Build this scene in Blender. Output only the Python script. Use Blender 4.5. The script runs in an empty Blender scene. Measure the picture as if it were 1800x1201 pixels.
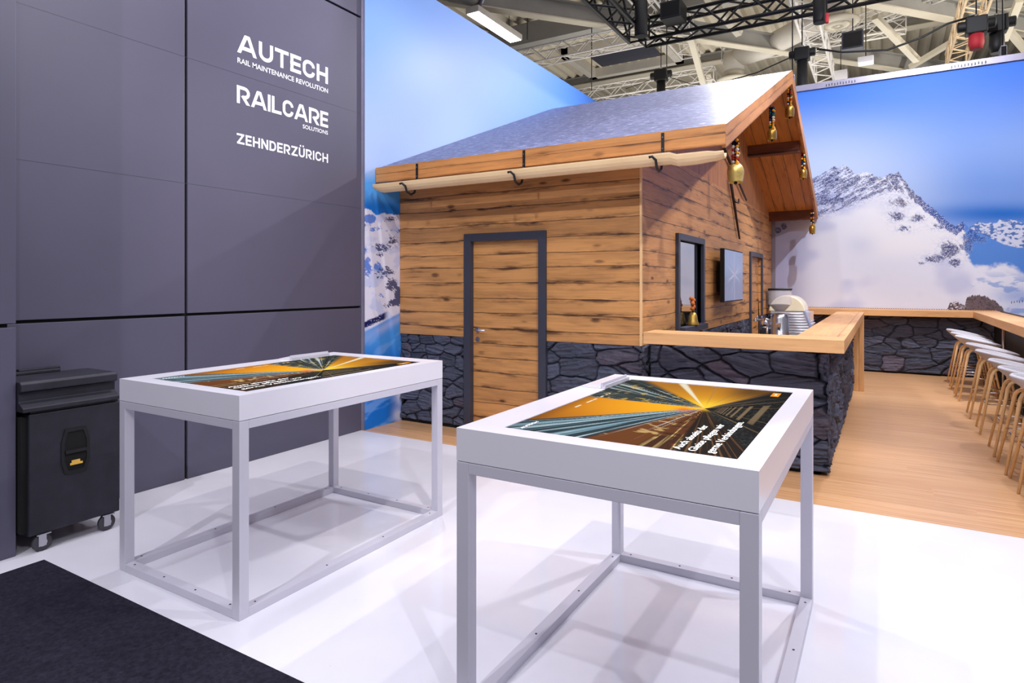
import bpy, bmesh, math, random
import numpy as np
from mathutils import Vector, Matrix
random.seed(7)
col = bpy.context.scene.collection
PI = math.pi

# ------------------------------------------------------------------ camera
CF, CTH, CHY, CH = 1099.3, 0.5366, 498.7, 1.5      # focal length (px of 1800), heading, horizon row, height
cam = bpy.data.cameras.new('camera'); camo = bpy.data.objects.new('camera', cam); col.objects.link(camo)
camo.location = (0, 0, CH); camo.rotation_euler = (PI / 2, 0, CTH)
cam.sensor_fit = 'HORIZONTAL'; cam.sensor_width = 36; cam.lens = CF * 36 / 1800
cam.shift_y = -(600.5 - CHY) / 1800; cam.clip_start = 0.05; cam.clip_end = 200
bpy.context.scene.camera = camo
CS, SN = math.cos(CTH), math.sin(CTH)

def inv(u, v, ax, val):
    """where the sight line of a photo point meets a plane x/y/z = val (layout helper)"""
    d = Vector((-SN + CS * (u - 900) / CF, CS + SN * (u - 900) / CF, -(v - CHY) / CF))
    i = 'xyz'.index(ax); c = Vector((0, 0, CH)); t = (val - c[i]) / d[i]
    return c + d * t

def topx(x, y, z):
    k = -SN * x + CS * y
    return 900 + CF * (CS * x + SN * y) / k, CHY - CF * (z - CH) / k

# ------------------------------------------------------------------ tagging
def tag(o, label=None, cat=None, group=None, kind=None):
    if label: o['label'] = label
    if cat: o['category'] = cat
    if group: o['group'] = group
    if kind: o['kind'] = kind
    return o

def empty(name, label, cat, loc=(0, 0, 0), group=None, rz=0):
    o = bpy.data.objects.new(name, None); col.objects.link(o)
    o.location = loc; o.rotation_euler = (0, 0, rz)
    o.empty_display_size = 0.1
    return tag(o, label, cat, group)

# ------------------------------------------------------------------ mesh builder
class MB:
    def __init__(s): s.v = []; s.f = []; s.uv = []; s.mi = []; s.sm = []
    def poly(s, pts, uvs=None, mi=0, smooth=False, g=0):
        n = len(s.v); s.v += [tuple(p) for p in pts]; s.f.append(list(range(n, n + len(pts))))
        if uvs is None:
            a = Vector(pts[0]); nrm = (Vector(pts[1]) - a).cross(Vector(pts[2]) - a)
            k = max(range(3), key=lambda i: abs(nrm[i]))
            ax = [i for i in range(3) if i != k]
            if g in ax: ax = [g] + [i for i in ax if i != g]
            uvs = [(p[ax[0]], p[ax[1]]) for p in pts]
        s.uv += list(uvs); s.mi.append(mi); s.sm.append(smooth)
    def hexa(s, c, mi=0, g=0):
        """c: 8 corners, bottom 4 ccw then top 4"""
        for q in ((3, 2, 1, 0), (4, 5, 6, 7), (0, 1, 5, 4), (1, 2, 6, 5), (2, 3, 7, 6), (3, 0, 4, 7)):
            s.poly([c[i] for i in q], mi=mi, g=g)
    def box(s, a, b, mi=0, g=0):
        x0, y0, z0 = [min(p, q) for p, q in zip(a, b)]; x1, y1, z1 = [max(p, q) for p, q in zip(a, b)]
        s.hexa([(x0, y0, z0), (x1, y0, z0), (x1, y1, z0), (x0, y1, z0), (x0, y0, z1), (x1, y0, z1), (x1, y1, z1), (x0, y1, z1)], mi, g)
    def tube(s, pts, r, n=10, mi=0, caps=True, smooth=True, squash=None):
        pts = [Vector(p) for p in pts]; rr = r if isinstance(r, (list, tuple)) else [r] * len(pts)
        base = len(s.v); rings = []; up = Vector((0, 0, 1))
        t0 = (pts[1] - pts[0]).normalized()
        side = t0.cross(up if abs(t0.z) < .9 else Vector((1, 0, 0))).normalized()
        for i, p in enumerate(pts):
            t = (pts[min(i + 1, len(pts) - 1)] - pts[max(i - 1, 0)]).normalized()
            side = (side - t * side.dot(t)).normalized(); w = t.cross(side)
            rings.append(len(s.v))
            for k in range(n):
                a = 2 * PI * k / n
                s.v.append(tuple(p + side * math.cos(a) * rr[i] + w * math.sin(a) * rr[i]))
        for i in range(len(pts) - 1):
            for k in range(n):
                a, b = rings[i] + k, rings[i] + (k + 1) % n
                c, d = rings[i + 1] + (k + 1) % n, rings[i + 1] + k
                s.f.append([a, b, c, d]); s.uv += [(k / n, i), ((k + 1) / n, i), ((k + 1) / n, i + 1), (k / n, i + 1)]
                s.mi.append(mi); s.sm.append(smooth)
        if caps:
            for ring, rev in ((rings[0], True), (rings[-1], False)):
                q = [ring + k for k in range(n)]
                s.f.append(q[::-1] if rev else q); s.uv += [(0, 0)] * n; s.mi.append(mi); s.sm.append(False)
    def lathe(s, prof, c=(0, 0, 0), n=24, sx=1, sy=1, mi=0, smooth=True, axis='z'):
        rings = []
        for r, z in prof:
            rings.append(len(s.v))
            for k in range(n):
                a = 2 * PI * k / n; x, y = r * math.cos(a) * sx, r * math.sin(a) * sy
                p = (x, y, z) if axis == 'z' else ((z, x, y) if axis == 'x' else (y, z, x))
                s.v.append((c[0] + p[0], c[1] + p[1], c[2] + p[2]))
        for i in range(len(prof) - 1):
            for k in range(n):
                s.f.append([rings[i] + k, rings[i] + (k + 1) % n, rings[i + 1] + (k + 1) % n, rings[i + 1] + k])
                s.uv += [(0, 0)] * 4; s.mi.append(mi); s.sm.append(smooth)
        for ring, rev, pr in ((rings[0], True, prof[0]), (rings[-1], False, prof[-1])):
            if pr[0] > 1e-4:
                q = [ring + k for k in range(n)]
                s.f.append(q[::-1] if rev else q); s.uv += [(0, 0)] * n; s.mi.append(mi); s.sm.append(False)
    def ball(s, c, r, n=8, mi=0):
        s.lathe([(max(1e-5, r * math.sin(PI * i / 6)), -r * math.cos(PI * i / 6)) for i in range(7)], c, n, mi=mi)
    def prism(s, outline, a, b, axis='y', mi=0, g=0):
        """outline: 2D points; extruded from a to b along axis"""
        def P(q, t):
            return {'x': (t, q[0], q[1]), 'y': (q[0], t, q[1]), 'z': (q[0], q[1], t)}[axis]
        A = [P(q, a) for q in outline]; B = [P(q, b) for q in outline]
        s.poly(A, mi=mi, g=g); s.poly(B[::-1], mi=mi, g=g); m = len(outline)
        for i in range(m):
            j = (i + 1) % m
            s.poly([A[i], B[i], B[j], A[j]], mi=mi, g=g)
    def build(s, name, mats, parent=None, bevel=0, fix=True):
        me = bpy.data.meshes.new(name); me.from_pydata(s.v, [], s.f)
        uv = me.uv_layers.new(name='UVMap'); uv.data.foreach_set('uv', [c for q in s.uv for c in q])
        for m in (mats if isinstance(mats, (list, tuple)) else [mats]): me.materials.append(m)
        me.polygons.foreach_set('material_index', s.mi); me.polygons.foreach_set('use_smooth', s.sm)
        if fix:
            bm = bmesh.new(); bm.from_mesh(me); bmesh.ops.remove_doubles(bm, verts=bm.verts, dist=1e-5)
            bmesh.ops.recalc_face_normals(bm, faces=bm.faces); bm.to_mesh(me); bm.free()
        me.update()
        o = bpy.data.objects.new(name, me); col.objects.link(o)
        if parent: o.parent = parent
        if bevel:
            b = o.modifiers.new('bevel', 'BEVEL'); b.width = bevel; b.segments = 2; b.limit_method = 'ANGLE'; b.angle_limit = math.radians(40)
        return o

def copy_tree(o, parent=None):
    c = o.copy(); col.objects.link(c)
    if parent: c.parent = parent
    for ch in list(o.children): copy_tree(ch, c)
    return c

# ------------------------------------------------------------------ colours and noise
def lin(c): return tuple(((x / 255) / 12.92 if x / 255 <= .04045 else ((x / 255 + .055) / 1.055) ** 2.4) for x in c)
def linA(a):
    a = np.asarray(a, float) / 255
    return np.where(a <= .04045, a / 12.92, ((a + .055) / 1.055) ** 2.4)
_T = np.random.RandomState(3).rand(8, 257, 257)
def vn(x, y, s=0):
    xi = np.floor(x); yi = np.floor(y); fx = x - xi; fy = y - yi
    fx = fx * fx * (3 - 2 * fx); fy = fy * fy * (3 - 2 * fy)
    a = xi.astype(int) % 256; b = yi.astype(int) % 256; T = _T[s % 8]
    return (T[a, b] * (1 - fx) + T[a + 1, b] * fx) * (1 - fy) + (T[a, b + 1] * (1 - fx) + T[a + 1, b + 1] * fx) * fy
def fbm(x, y, s=0, o=5):
    r = 0; a = .5; t = 0
    for i in range(o):
        r = r + a * vn(x * 2 ** i + 17.3 * i, y * 2 ** i + 9.1 * i, s + i); t += a; a *= .55
    return r / t
def sst(a, b, x):
    t = np.clip((x - a) / (b - a), 0, 1); return t * t * (3 - 2 * t)

# ------------------------------------------------------------------ materials
class NT:
    def __init__(s, name):
        s.m = bpy.data.materials.new(name); s.m.use_nodes = True; s.t = s.m.node_tree; s.b = s.t.nodes['Principled BSDF']
    def n(s, typ, **kw):
        nd = s.t.nodes.new(typ)
        for k, v in kw.items():
            if k in nd.inputs: s.set(nd.inputs[k], v)
            elif hasattr(nd, k): setattr(nd, k, v)
        return nd
    def set(s, inp, v):
        if isinstance(v, bpy.types.NodeSocket): s.t.links.new(v, inp)
        elif isinstance(v, bpy.types.Node): s.t.links.new(v.outputs[0], inp)
        else: inp.default_value = v
    def math(s, op, a, b=None, c=None, clamp=False):
        nd = s.t.nodes.new('ShaderNodeMath'); nd.operation = op; nd.use_clamp = clamp
        for i, v in enumerate((a, b, c)):
            if v is not None: s.set(nd.inputs[i], v)
        return nd.outputs[0]
    def noise(s, vec, scale, detail=4, rough=.55):
        nd = s.t.nodes.new('ShaderNodeTexNoise'); s.set(nd.inputs['Vector'], vec)
        nd.inputs['Scale'].default_value = scale; nd.inputs['Detail'].default_value = detail; nd.inputs['Roughness'].default_value = rough
        return nd.outputs[0]
    def comb(s, x, y, z=0.0):
        nd = s.t.nodes.new('ShaderNodeCombineXYZ')
        for i, v in enumerate((x, y, z)): s.set(nd.inputs[i], v)
        return nd.outputs[0]
    def sep(s, v):
        nd = s.t.nodes.new('ShaderNodeSeparateXYZ'); s.set(nd.inputs[0], v); return nd.outputs
    def mix(s, f, a, b, blend='MIX'):
        nd = s.t.nodes.new('ShaderNodeMix'); nd.data_type = 'RGBA'; nd.blend_type = blend
        s.set(nd.inputs[0], f)
        for i, v in ((6, a), (7, b)): s.set(nd.inputs[i], v if not isinstance(v, tuple) else tuple(v[:3]) + (1,))
        return nd.outputs[2]
    def ramp(s, f, stops):
        nd = s.t.nodes.new('ShaderNodeValToRGB'); s.set(nd.inputs[0], f); e = nd.color_ramp.elements
        while len(e) < len(stops): e.new(.5)
        for q, (p, c) in zip(e, stops): q.position = p; q.color = tuple(c) + (1,)
        return nd.outputs[0]
    def bump(s, h, st=.3, d=.01):
        nd = s.t.nodes.new('ShaderNodeBump'); nd.inputs['Strength'].default_value = st; nd.inputs['Distance'].default_value = d
        s.set(nd.inputs['Height'], h); s.t.links.new(nd.outputs[0], s.b.inputs['Normal'])
    def sr(s, op, a, b, v):
        nd = s.t.nodes.new('ShaderNodeMapRange'); nd.interpolation_type = 'SMOOTHSTEP'
        s.set(nd.inputs[0], v); nd.inputs[1].default_value = a; nd.inputs[2].default_value = b
        nd.inputs[3].default_value = 0 if op else 1; nd.inputs[4].default_value = 1 if op else 0
        return nd.outputs[0]

def plain(name, c, rough=.5, metal=0., spec=.5, var=.06, vs=6., coat=0., bump=0., bs=200.):
    t = NT(name); tc = t.n('ShaderNodeTexCoord').outputs['Object']
    nz = t.noise(tc, vs, 5)
    L = lin(c)
    t.set(t.b.inputs['Base Color'], t.ramp(nz, [(.3, tuple(x * (1 - var) for x in L)), (.7, tuple(min(1, x * (1 + var)) for x in L))]))
    t.b.inputs['Roughness'].default_value = rough; t.b.inputs['Metallic'].default_value = metal
    t.b.inputs['Specular IOR Level'].default_value = spec; t.b.inputs['Coat Weight'].default_value = coat
    if bump: t.bump(t.noise(tc, bs, 3), bump, .003)
    return t.m

def wood(name, light, dark, plank=.148, rough=.5, smudge=1., seed=0., wav=.03, groove=.9, grain=1., vary=.0):
    t = NT(name); uv = t.n('ShaderNodeTexCoord').outputs['UV']; o = t.sep(uv); u, v = o[0], o[1]
    u = t.math('ADD', u, seed * 3.17)
    w = t.noise(t.comb(t.math('MULTIPLY', u, 1.3), t.math('MULTIPLY', v, 5.), seed), 1., 4, .5)
    vd = t.math('ADD', v, t.math('MULTIPLY', t.math('SUBTRACT', w, .5), wav))
    vd = t.math('ADD', vd, t.math('MULTIPLY', t.math('SUBTRACT', t.noise(t.comb(seed + 3., t.math('MULTIPLY', v, 2.3), 0.), 1., 2, .5), .5), vary))
    p = t.math('DIVIDE', vd, plank); pid = t.math('FLOOR', p); fr = t.math('FRACT', p)
    rnd = t.n('ShaderNodeTexWhiteNoise', noise_dimensions='1D'); t.set(rnd.inputs['W'], t.math('ADD', pid, seed)); rnd = rnd.outputs[0]
    uo = t.math('ADD', u, t.math('MULTIPLY', rnd, 37.))
    g1 = t.noise(t.comb(t.math('MULTIPLY', uo, 1.8), t.math('MULTIPLY', vd, 60.), 0.), 1., 7, .62)
    g2 = t.noise(t.comb(t.math('MULTIPLY', uo, 2.2), t.math('MULTIPLY', vd, 14.), 3.), 1., 5, .6)
    ed = t.math('MINIMUM', fr, t.math('SUBTRACT', 1., fr))
    line = t.math('MULTIPLY', t.sr(0, .010, .034, ed), t.sr(1, .25, .5, t.noise(t.comb(t.math('MULTIPLY', uo, 3.), pid, 2.), 1., 3, .6)))
    sm = t.math('MULTIPLY', t.sr(0, .0, .34, ed), t.sr(1, .47, .66, t.noise(t.comb(t.math('MULTIPLY', uo, 1.9), t.math('MULTIPLY', vd, 12.), 7.), 1., 4, .6)))
    # knots
    kv = t.n('ShaderNodeTexVoronoi'); t.set(kv.inputs['Vector'], t.comb(t.math('MULTIPLY', uo, 2.4), t.math('MULTIPLY', vd, 6.), 1.)); kv.inputs['Scale'].default_value = 1.
    kn = t.sr(0, .04, .17, t.math('ADD', kv.outputs['Distance'], t.math('MULTIPLY', t.math('SUBTRACT', g2, .5), .18)))
    g3 = t.noise(t.comb(t.math('MULTIPLY', uo, 1.1), t.math('MULTIPLY', vd, 7.), 9.), 1., 4, .6)
    dk = t.math('ADD', t.math('MULTIPLY', t.sr(1, .38, .75, g1), .26 * grain), t.math('MULTIPLY', t.sr(1, .52, .76, g2), .32 * grain))
    dk = t.math('ADD', dk, t.math('MULTIPLY', t.sr(1, .4, .66, g3), .26 * grain))
    dk = t.math('ADD', dk, t.math('MULTIPLY', sm, .75 * smudge)); dk = t.math('ADD', dk, t.math('MULTIPLY', kn, .55 * smudge))
    dk = t.math('ADD', dk, t.math('MULTIPLY', t.math('SUBTRACT', rnd, .5), .18), clamp=True)
    L, D = lin(light), lin(dark); M = tuple((a * .6 + b * .4) for a, b in zip(L, D))
    c = t.ramp(dk, [(0., L), (.45, M), (1., D)])
    c = t.mix(t.math('MULTIPLY', line, groove), c, tuple(x * .35 for x in D))
    t.set(t.b.inputs['Base Color'], c); t.b.inputs['Roughness'].default_value = rough
    t.bump(t.math('SUBTRACT', g1, t.math('MULTIPLY', line, 1.5)), .25, .002)
    return t.m

M = {}
M['white'] = plain('white_lacquer', (232, 230, 238), .28, var=.01, coat=.2)
M['white_frame'] = plain('white_powder_coat', (206, 204, 215), .35, var=.015)
M['panel'] = plain('anthracite_panel', (84, 82, 101), .42, var=.05, vs=1.2)
M['black'] = plain('black_matt', (10, 10, 12), .6)
M['void'] = plain('black_gap', (4, 4, 5), .9)
M['charcoal'] = plain('charcoal_frame', (58, 60, 74), .45)
M['lettering'] = plain('white_vinyl', (250, 250, 252), .5, var=0)
M['siding'] = wood('rustic_siding', (212, 153, 92), (80, 48, 26), .15, wav=.035, smudge=1.15, grain=1., vary=.10, groove=.85)
M['slats'] = wood('gable_slats', (205, 142, 88), (88, 54, 32), .085, wav=.004, seed=2, smudge=.6)
M['trimwood'] = wood('fascia_wood', (208, 146, 84), (92, 54, 30), .085, wav=.01, seed=5, smudge=.8)
M['soffit'] = wood('soffit_planks', (200, 132, 62), (84, 46, 18), .17, wav=.01, seed=9, smudge=.7)
M['beam'] = wood('dark_purlin', (112, 62, 36), (50, 26, 16), .5, wav=.0, seed=11, smudge=.5)
M['counter'] = wood('oak_worktop', (232, 178, 120), (150, 98, 58), .30, wav=.004, seed=4, smudge=.35, groove=.35, grain=.7)
M['gutter'] = wood('pale_carved_spruce', (244, 214, 168), (214, 170, 118), .6, wav=0, seed=6, smudge=.3, groove=0, grain=.6)
M['oak'] = wood('oak_leg', (236, 196, 142), (200, 152, 98), 2., wav=0, seed=8, smudge=.1, groove=0, grain=.5)
M['stick'] = plain('dark_stick', (58, 34, 24), .6, var=.3, vs=30)
M['iron'] = plain('black_iron', (18, 17, 18), .45)
M['chrome'] = plain('chrome', (225, 225, 230), .12, 1., var=.02)
M['steel'] = plain('brushed_steel', (190, 190, 196), .28, 1., var=.05)
M['brass'] = plain('aged_brass', (196, 158, 78), .38, .85, var=.35, vs=22)
M['brass2'] = plain('pale_brass', (216, 190, 112), .42, .6, var=.25, vs=18)
M['alu'] = plain('aluminium', (152, 148, 166), .4, .5)
M['truss_white'] = plain('truss_aluminium', (226, 222, 218), .4, .1, var=.1)
M['truss_warm'] = plain('truss_aluminium_painted_light', (222, 196, 160), .4, .3, var=.1)  # same aluminium, warm light painted into its colour
M['truss_black'] = plain('truss_black', (12, 12, 14), .5)
M['beam_grey'] = plain('painted_steel_beam', (150, 148, 144), .6, var=.08, vs=2)
M['flange'] = plain('flange_beige', (206, 198, 180), .6, var=.06, vs=2)
M['duct'] = plain('duct_paint', (204, 198, 188), .5, var=.06, vs=3)
M['carpet'] = plain('carpet_pile', (44, 42, 54), .98, spec=.1, var=.35, vs=55, bump=1., bs=500)
M['shell'] = plain('grey_felt', (196, 196, 204), .9, spec=.2, var=.12, vs=160)
M['cream'] = plain('cream_enamel', (238, 228, 196), .25, var=.03, coat=.4)
M['case'] = plain('scuffed_black_case', (31, 31, 42), .55, var=.35, vs=9, bump=.3, bs=90)
M['rubber'] = plain('caster_tread', (62, 60, 66), .6)
M['tagyellow'] = plain('yellow_sticker', (238, 190, 80), .5)
for k, c in (('w_yellow', (206, 140, 34)), ('w_red', (150, 44, 30)), ('w_blue', (34, 42, 84)), ('w_white', (196, 186, 176)), ('w_green', (26, 84, 66)), ('w_black', (24, 20, 26))):
    M[k] = plain('wool_' + k[2:], c, .9, spec=.1, var=.2, vs=80)
M['beans'] = plain('coffee_beans', (60, 34, 22), .5, var=.5, vs=150)
M['felt_red'] = plain('red_chain_bag', (170, 34, 44), .7)

def glass(name, tint, rough=.02, alpha=.25):
    t = NT(name); t.b.inputs['Base Color'].default_value = lin(tint) + (1,); t.b.inputs['Roughness'].default_value = rough
    t.b.inputs['Alpha'].default_value = .22
    return t.m
M['glass'] = glass('clear_glass', (250, 250, 255))
def mirror_pane():
    t = NT('dark_window_glass'); t.b.inputs['Base Color'].default_value = (.42, .46, .52, 1); t.b.inputs['Roughness'].default_value = .03; t.b.inputs['Metallic'].default_value = 1
    t.b.inputs['Specular IOR Level'].default_value = 1.; t.b.inputs['IOR'].default_value = 2.6
    return t.m
M['pane'] = mirror_pane()
def emit(name, c, st):
    t = NT(name); t.b.inputs['Base Color'].default_value = (.8, .8, .8, 1)
    t.b.inputs['Emission Color'].default_value = lin(c) + (1,); t.b.inputs['Emission Strength'].default_value = st
    return t.m
M['tube_light'] = emit('fluorescent_tube', (255, 250, 240), 9)
M['screen_text'] = emit('screen_text', (250, 250, 250), 1.1)

def attr_mat(name, rough=.5, em=0., spec=.5, bump=False, coat=0.):
    t = NT(name); a = t.n('ShaderNodeAttribute', attribute_name='Col'); c = a.outputs['Color']
    if em:
        t.b.inputs['IOR'].default_value = 1.08 if em > 1 else 1.45
        t.b.inputs['Base Color'].default_value = (.01, .01, .01, 1)
        t.set(t.b.inputs['Emission Color'], c); t.b.inputs['Emission Strength'].default_value = em
    else: t.set(t.b.inputs['Base Color'], c)
    t.b.inputs['Roughness'].default_value = rough; t.b.inputs['Specular IOR Level'].default_value = spec
    t.b.inputs['Coat Weight'].default_value = coat
    if bump:
        tc = t.n('ShaderNodeTexCoord').outputs['Object']
        t.bump(t.noise(tc, 60, 6, .7), .7, .006)
    return t.m
M['print'] = attr_mat('printed_fabric', .55, spec=.25)
M['stone'] = attr_mat('slate_cladding', .7, spec=.25, bump=True)
M['screen'] = attr_mat('touch_screen', .06, em=1.05, spec=.0)
M['tv'] = attr_mat('tv_screen', .12, em=.55, spec=.5)

def white_floor():
    t = NT('white_gloss_floor'); tc = t.n('ShaderNodeTexCoord').outputs['Object']
    nz = t.noise(tc, 1.3, 6)
    c = t.ramp(nz, [(.35, lin((226, 225, 234))), (.65, lin((234, 233, 240)))])
    sp = t.n('ShaderNodeTexVoronoi'); t.set(sp.inputs['Vector'], tc); sp.inputs['Scale'].default_value = 5.
    speck = t.sr(0, .008, .014, sp.outputs['Distance'])
    c = t.mix(t.math('MULTIPLY', speck, .5), c, lin((120, 116, 120)))
    t.set(t.b.inputs['Base Color'], c); t.b.inputs['Roughness'].default_value = .09
    t.b.inputs['Specular IOR Level'].default_value = .5
    return t.m
M['floor_white'] = white_floor()
def wood_floor():
    t = NT('bamboo_strip_floor'); tc = t.n('ShaderNodeTexCoord').outputs['Object']; o = t.sep(tc); x, y = o[0], o[1]
    row = t.math('FLOOR', t.math('DIVIDE', y, .19))
    rr = t.n('ShaderNodeTexWhiteNoise', noise_dimensions='1D'); t.set(rr.inputs['W'], row)
    st = t.math('FLOOR', t.math('DIVIDE', y, .0237))
    r2 = t.n('ShaderNodeTexWhiteNoise', noise_dimensions='2D')
    t.set(r2.inputs['Vector'], t.comb(st, t.math('FLOOR', t.math('ADD', t.math('MULTIPLY', x, .8), t.math('MULTIPLY', rr.outputs[0], 9.)))))
    g = t.noise(t.comb(t.math('MULTIPLY', x, 2.2), t.math('MULTIPLY', y, 75.)), 1., 6, .6)
    k = t.noise(t.comb(t.math('MULTIPLY', x, 5.), t.math('MULTIPLY', y, 40.), 4.), 1., 4, .6)
    f = t.math('ADD', t.math('MULTIPLY', g, .85), t.math('MULTIPLY', r2.outputs[0], .2))
    c = t.ramp(f, [(.25, lin((222, 180, 136))), (.55, lin((206, 158, 112))), (.85, lin((176, 124, 84)))])
    c = t.mix(t.math('MULTIPLY', t.sr(1, .66, .8, k), .55), c, lin((140, 90, 58)))
    fr = t.math('FRACT', t.math('DIVIDE', y, .19))
    c = t.mix(t.math('MULTIPLY', t.sr(0, .0, .02, fr), .35), c, lin((120, 80, 52)))
    t.set(t.b.inputs['Base Color'], c); t.b.inputs['Roughness'].default_value = .36
    return t.m
M['floor_wood'] = wood_floor()
def roof_mat():
    t = NT('slate_print_roof'); uv = t.n('ShaderNodeTexCoord').outputs['UV']; o = t.sep(uv)
    a = t.noise(t.comb(t.math('MULTIPLY', o[0], 9.), t.math('MULTIPLY', o[1], 34.)), 1., 5, .65)
    b = t.noise(t.comb(t.math('MULTIPLY', o[0], 22.), t.math('MULTIPLY', o[1], 90.), 5.), 1., 3, .6)
    f = t.math('ADD', t.math('MULTIPLY', a, .65), t.math('MULTIPLY', b, .35))
    c = t.ramp(f, [(.36, lin((58, 62, 92))), (.5, lin((92, 98, 134))), (.58, lin((126, 132, 166))), (.64, lin((206, 210, 228)))])
    t.set(t.b.inputs['Base Color'], c); t.b.inputs['Roughness'].default_value = .5
    t.bump(f, .15, .003)
    return t.m
M['roof'] = roof_mat()
def deck_mat():
    t = NT('corrugated_deck'); tc = t.n('ShaderNodeTexCoord').outputs['Object']
    nz = t.noise(tc, .5, 5)
    t.set(t.b.inputs['Base Color'], t.ramp(nz, [(.3, lin((208, 198, 178))), (.7, lin((228, 220, 202)))])); t.b.inputs['Roughness'].default_value = .6
    return t.m
M['deck'] = deck_mat()

# ------------------------------------------------------------------ painted / displaced grids
def grid(name, mat, O, U, V, w, h, nx, ny, colf, parent=None, disp=None, N=None, smooth=False):
    """rectangular sheet from O along U (w metres) and V (h metres); colf(a,b)->(n,3) linear; disp(a,b)->height along N"""
    O, U, V = np.array(O, float), np.array(U, float), np.array(V, float)
    N = np.cross(U, V) if N is None else np.array(N, float)
    a, b = np.meshgrid(np.linspace(0, w, nx + 1), np.linspace(0, h, ny + 1)); a = a.ravel(); b = b.ravel()
    P = O + a[:, None] * U + b[:, None] * V
    if disp is not None: P = P + disp(a, b)[:, None] * N
    me = bpy.data.meshes.new(name)
    i, j = np.meshgrid(np.arange(nx), np.arange(ny)); q = (j * (nx + 1) + i).ravel()
    F = np.stack([q, q + 1, q + nx + 2, q + nx + 1], 1)
    if np.dot(np.cross(U, V), N) < 0: F = F[:, ::-1]
    me.vertices.add(len(P)); me.vertices.foreach_set('co', P.ravel())
    me.loops.add(F.size); me.loops.foreach_set('vertex_index', F.ravel().astype(np.int32))
    me.polygons.add(len(F)); me.polygons.foreach_set('loop_start', (np.arange(len(F)) * 4).astype(np.int32))
    me.polygons.foreach_set('use_smooth', np.full(len(F), smooth)); me.update(calc_edges=True)
    c = np.clip(colf(a, b, P), 0, 1)
    at = me.color_attributes.new('Col', 'FLOAT_COLOR', 'POINT')
    at.data.foreach_set('color', np.concatenate([c, np.ones((len(c), 1))], 1).ravel())
    me.materials.append(mat)
    o = bpy.data.objects.new(name, me); col.objects.link(o)
    if parent: o.parent = parent
    return o

def stone_face(name, O, U, w, h, N, seed, parent, res=.009, depth=.045, size=(.27, .145), edge=(.0, .0)):
    """dry-stone slate cladding: irregular flat stones in dark joints, real relief"""
    rs = np.random.RandomState(seed); sx, sy = size
    pts = []
    ny = int(h / sy) + 3; nx = int(w / sx) + 3
    for j in range(-1, ny):
        for i in range(-1, nx):
            if rs.rand() < .2: continue
            pts.append(((i + .5 * (j % 2) + rs.uniform(-.34, .34)) * sx, (j + rs.uniform(-.32, .32)) * sy))
            if rs.rand() < .22: pts.append((pts[-1][0] + rs.uniform(.3, .6) * sx, pts[-1][1] + rs.uniform(-.4, .4) * sy))
    pts = np.array(pts); asp = sx / sy * 1.05
    tone = rs.uniform(.72, 1.2, len(pts)); tilt = rs.uniform(-1, 1, (len(pts), 2)); base = rs.uniform(.4, 1., len(pts)); hue = rs.rand(len(pts)); ang = rs.uniform(-.25, .25, len(pts))
    cache = {}
    def field(a, b):
        key = len(a)
        if key in cache: return cache[key]
        aw = a + (fbm(a * 9 + seed, b * 11, 1, 4) - .5) * .05; bw = b + (fbm(a * 6, b * 9 + seed, 2, 4) - .5) * .035
        d1 = np.full(len(a), 9.); d2 = np.full(len(a), 9.); k = np.zeros(len(a), int)
        for n, (px, py) in enumerate(pts):
            d = (np.abs((aw - px) / asp) ** 3.2 + np.abs(bw - py) ** 3.2) ** (1 / 3.2)
            m = d < d1
            d2 = np.where(m, d1, np.minimum(d2, d)); d1 = np.where(m, d, d1); k = np.where(m, n, k)
        cache[key] = (d1, d2, k); return cache[key]
    def strata(a, b, k):
        bb = b + np.tan(ang[k]) * a
        return fbm(a * 5 + k * 3.3, bb * 70, 3, 4)
    def disp(a, b):
        d1, d2, k = field(a, b)
        e = sst(0.003, .016, d2 - d1)
        loc = ((a - pts[k, 0]) * tilt[k, 0] * .10 + (b - pts[k, 1]) * tilt[k, 1] * .16)
        st = strata(a, b, k)
        hgt = e * (depth * .45 * base[k] + depth * .28 + loc + (st - .5) * .034 + (fbm(a * 18, b * 30, 4, 3) - .5) * .02)
        fade = sst(0, .012, np.minimum(np.minimum(a, w - a) + .004, np.minimum(b, h - b) + .004))
        return hgt * (.7 + .3 * fade)
    def colf(a, b, P):
        d1, d2, k = field(a, b); e = sst(0.002, .010, d2 - d1); st = strata(a, b, k)
        t = tone[k] * (.5 + .95 * st)
        c = linA([78, 82, 99])[None, :] * t[:, None]
        warm = (hue[k] > .94)[:, None]; c = np.where(warm, c * np.array([1.25, 1.0, .95]), c)
        return c * e[:, None] + linA([34, 34, 44])[None, :] * (1 - e[:, None])
    return grid(name, M['stone'], O, U, (0, 0, 1), w, h, max(4, int(w / res)), max(4, int(h / res)), colf, parent, disp, N, smooth=True)

# ================================================================== SETTING
def struct(o): o['kind'] = 'structure'; return o
YE = 4.70                                                            # edge of the white platform
m = MB(); m.box((-4.62, -6, -.10), (9, YE, 0)); struct(m.build('floor', M['floor_white']))
m = MB(); m.box((-4.62, YE, -.10), (9, 12.75, -.001)); struct(m.build('floor', M['floor_wood']))
m = MB(); m.box((-60, -25, -.2), (60, 60, -.11)); struct(m.build('floor', plain('hall_concrete', (120, 116, 112), .7, var=.1, vs=1)))

# dark panel wall on the left, gaps between the panels
XW = -4.593
wl = MB(); wl.box((XW - .12, 1.50, 0), (XW - .022, 4.70, 5.6)); wl = wl.build('wall_left', M['void']); struct(wl)
g = .011
for y0, y1 in ((1.50, 2.84 - g), (2.84 + g, 4.706)):
    for z0, z1 in ((0, 1.262 - g), (1.262 + g, 4.22 - g), (4.22 + g, 5.6)):
        p = MB(); p.box((XW - .022, y0, z0), (XW, y1, z1)); p.build('wall_panel', M['panel'], wl, bevel=.002)
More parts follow.
